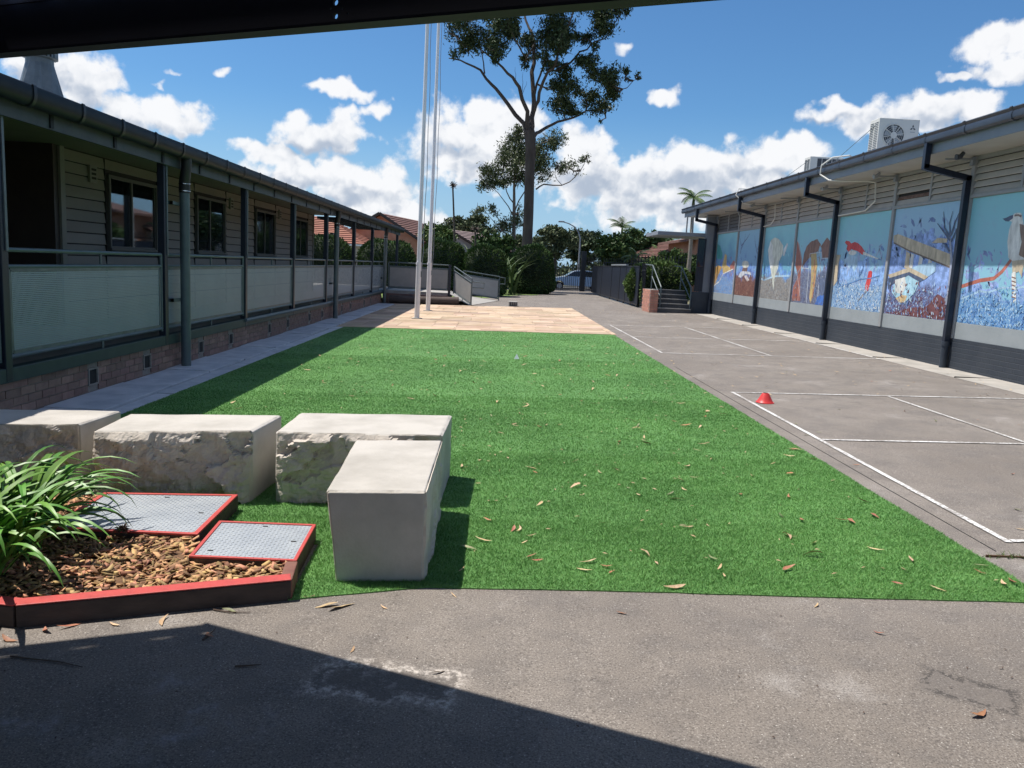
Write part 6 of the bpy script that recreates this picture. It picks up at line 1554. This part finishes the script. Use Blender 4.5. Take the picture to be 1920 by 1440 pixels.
# parked car, side on, nose to the left
def car(label, x0, y0, paint):
    T = thing('parked_car', label, 'car', (x0 + 2.1, y0 + .85, .06)); g = .08
    prof = [(0, .42), (.03, .68), (.12, .8), (1.0, .96), (1.15, 1.0), (1.75, 1.38), (2.05, 1.47), (2.9, 1.49), (3.5, 1.42), (4.0, 1.05), (4.2, .95), (4.26, .6), (4.24, .4), (3.86, .3), (3.8, .5), (3.62, .62), (3.4, .62), (3.22, .5), (3.16, .28), (1.1, .28), (1.04, .5), (.86, .62), (.64, .62), (.46, .5), (.4, .32), (.1, .32)]
    mb = MB(); n = len(prof); rows = []
    for y, sx in ((0.06, .97), (0, 1.0), (.0, 1.0)): pass
    def tuck(z): return .0 if z < .95 else (z - .95) * .42
    A = [(x0 + px, y0 + tuck(pz), g + pz) for px, pz in prof]; B = [(x0 + px, y0 + 1.7 - tuck(pz), g + pz) for px, pz in prof]
    mb.add(A + B, [tuple(range(n)), tuple(reversed(range(n, 2 * n)))] + [(i, i + n, (i + 1) % n + n, (i + 1) % n) for i in range(n)])
    mb.build('body', paint, T, True, bevel=.02)
    for q in ([(1.28, 1.02), (1.82, 1.36), (2.35, 1.42), (2.35, 1.0)], [(2.43, 1.0), (2.43, 1.42), (3.35, 1.38), (3.72, 1.06), (3.7, 1.02)]):
        MB().prism([(x0 + a, y0 + tuck(b) - .004, g + b) for a, b in q], (0, .006, 0)).build('window', M['glass_dark'], T)
    MB().add([(x0 + 1.17, y0 + .12, g + 1.015), (x0 + 1.72, y0 + .22, g + 1.37), (x0 + 1.72, y0 + 1.48, g + 1.37), (x0 + 1.17, y0 + 1.58, g + 1.015)], [(0, 1, 2, 3)]).build('windscreen', M['glass_dark'], T)
    for cx in (.75, 3.51):
        w = MB().tube([(x0 + cx, y0 - .01, g + .25), (x0 + cx, y0 + .19, g + .25)], .3, 20).build('wheel', M['tyre'], T, True); MB().tube([(x0 + cx, y0 - .02, g + .25), (x0 + cx, y0 - .008, g + .25)], .19, 16).build('rim', M['rim'], w, True)
        w = MB().tube([(x0 + cx, y0 + 1.51, g + .25), (x0 + cx, y0 + 1.71, g + .25)], .3, 20).build('wheel', M['tyre'], T, True)
    MB().box(x0 + .02, x0 + .2, y0 + .02, y0 + .4, g + .66, g + .76).build('headlight', M['chrome'], T, bevel=.02)
    MB().box(x0 + 1.2, x0 + 1.34, y0 - .14, y0 + .02, g + .98, g + 1.08).build('mirror', paint, T, bevel=.02)
    MB().box(x0 + 2.39, x0 + 2.4, y0 - .003, y0 + .01, g + .4, g + .95).build('door_gap', M['dark'], T); MB().box(x0 + 2.2, x0 + 2.34, y0 - .02, y0 + .005, g + .84, g + .87).build('door_handle', M['chrome'], T)
car('silver blue hatchback parked in the street behind the palisade gate', 3.9, 60, M['car'])
# houses
def tiled_plane(par, a, b, c, d, m, rows, cols, off=.03):
    """roof plane a-b eave, d-c ridge; overlapping tile courses as real steps"""
    a, b, c, d = map(Vector, (a, b, c, d)); nrm = (b - a).cross(d - a).normalized()
    if nrm.z < 0: nrm = -nrm
    for r in range(rows):
        t0, t1 = r / rows, min(1, (r + 1.12) / rows); p0, p1, p2, p3 = a.lerp(d, t0), b.lerp(c, t0), b.lerp(c, t1), a.lerp(d, t1); u = nrm * .07
        MB().add([p0 + u, p1 + u, p2 + nrm * .01, p3 + nrm * .01, p0, p1], [(0, 1, 2, 3), (4, 5, 1, 0)]).build('tile_course', m, par)
H1 = thing('terracotta_house', 'low house with a terracotta hip roof beyond the veranda', 'house', (-13, 57, 0))
MB().box(-17.5, -9.2, 53, 60, -.1, 2.55).build('wall', M['render'], H1)
ex0, ex1, ey0, ey1, rz = -18, -8.8, 52.5, 60.5, 4.35
rf1 = MB().add([(ex0 + .1, ey0 + .1, 2.45), (ex1 - .1, ey0 + .1, 2.45), (ex1 - .1, ey1 - .1, 2.45), (ex0 + .1, ey1 - .1, 2.45), (-14.5, 56.5, rz - .05), (-12.3, 56.5, rz - .05)], [(0, 1, 5, 4), (1, 2, 5), (2, 3, 4, 5), (3, 0, 4), (3, 2, 1, 0)]).build('roof', M['tile_red'], H1)
tiled_plane(rf1, (ex0, ey0, 2.5), (ex1, ey0, 2.5), (-12.3, 56.5, rz), (-14.5, 56.5, rz), M['tile_red'], 14, 1)
tiled_plane(rf1, (ex1, ey0, 2.5), (ex1, ey1, 2.5), (-12.3, 56.5, rz), (-12.3, 56.5, rz), M['tile_red'], 14, 1)
MB().box(ex0, ex1, ey0 - .1, ey0, 2.38, 2.5).build('gutter', M['white'], H1)
w_ = MB().box(-10.6, -9.6, 52.95, 53.0, 1.1, 2.2).build('window', M['white'], H1); MB().box(-10.52, -9.68, 52.93, 52.951, 1.18, 2.12).build('pane', M['glass_dark'], w_)
def gable_house(label, cx, cy, ang, wd, ln, eave, ridge, wm, rm, name='brick_house'):
    T = thing(name, label, 'house', (cx, cy, 0)); R = Matrix.Rotation(ang, 3, 'Z'); G = lambda x, y, z: R @ Vector((x, y, z)) + Vector((cx, cy, 0))
    h = wd / 2
    MB().add([G(-h, 0, 0), G(h, 0, 0), G(h, 0, eave), G(0, 0, ridge - .12), G(-h, 0, eave), G(-h, ln, 0), G(h, ln, 0), G(h, ln, eave), G(0, ln, ridge - .12), G(-h, ln, eave)], [(0, 1, 2, 3, 4), (9, 8, 7, 6, 5), (1, 6, 7, 2), (5, 0, 4, 9)]).build('wall', wm, T)
    o = .4; k = (ridge - eave) / h
    rf = MB().add([G(-h - o, -o, eave - k * o - .05), G(0, -o, ridge - .05), G(h + o, -o, eave - k * o - .05), G(-h - o, ln + o, eave - k * o - .05), G(0, ln + o, ridge - .05), G(h + o, ln + o, eave - k * o - .05)], [(0, 1, 4, 3), (1, 2, 5, 4)]).build('roof', rm, T)
    tiled_plane(rf, G(h + o, ln + o, eave - k * o), G(h + o, -o, eave - k * o), G(0, -o, ridge), G(0, ln + o, ridge), rm, 12, 1); tiled_plane(rf, G(-h - o, -o, eave - k * o), G(-h - o, ln + o, eave - k * o), G(0, ln + o, ridge), G(0, -o, ridge), rm, 12, 1)
    for s in (-1, 1): MB().bar(G(s * (h + o), -o - .03, eave - k * o - .02), G(0, -o - .03, ridge - .02), .05, .2).build('barge_board', M['darkdoor'], T)
    w = MB().box(0, 0, 0, 0, 0, 0); 
    for xx in (.18, .5, .78):
        a, b = G(h + .02, ln * xx, eave - 1.5), G(h + .02, ln * xx + 1.3, eave - .3); q = [G(h + .02, ln * xx, eave - 1.5), G(h + .02, ln * xx + 1.3, eave - 1.5), G(h + .02, ln * xx + 1.3, eave - .3), G(h + .02, ln * xx, eave - .3)]
        f = MB().prism(q, R @ Vector((.04, 0, 0))).build('window', M['white'], T); c_ = sum(q, Vector()) / 4
        MB().prism([c_ + (p - c_) * .88 + R @ Vector((.042, 0, 0)) for p in q], R @ Vector((.006, 0, 0))).build('pane', M['glass_dark'], f)
    return T
gable_house('orange brick gable house with a brown tiled roof behind the flagpoles', -8.9, 59.5, radians(-13), 6.2, 8, 3.2, 4.98, M['house_brick'], M['tile_brown'])
gable_house('distant house with a pinkish grey roof above the shrubs', -4.0, 66, radians(-30), 6, 6, 2.9, 4.3, M['render'], M['tile_grey'], 'grey_roof_house')
gable_house('pale house with a dark roof and white posts beside the palm', 14.5, 58, radians(25), 6, 8, 2.9, 4.1, M['render'], M['tile_brown'], 'pale_house')
BW = thing('brick_wing', 'orange brick wing with a dark sloping roof behind the entry porch', 'building', (13.6, 50, 0))
MB().box(12.3, 18, 50, 58, 0, 3.9).build('wall', M['house_brick'], BW)
MB().add([(11.6, 49.3, 3.85), (18.5, 49.3, 5.4), (18.5, 58.5, 5.4), (11.6, 58.5, 3.85), (11.6, 49.3, 3.7), (18.5, 49.3, 5.2), (18.5, 58.5, 5.2), (11.6, 58.5, 3.7)], [(0, 1, 2, 3), (7, 6, 5, 4), (0, 4, 5, 1), (3, 2, 6, 7), (0, 3, 7, 4)]).build('roof', M['tile_brown'], BW)
for k in range(3): MB().box(12.5 + k * .3, 12.62 + k * .3, 49.93, 50.0, 2.9, 3.7).build('brick_pier', M['house_brick'], BW)
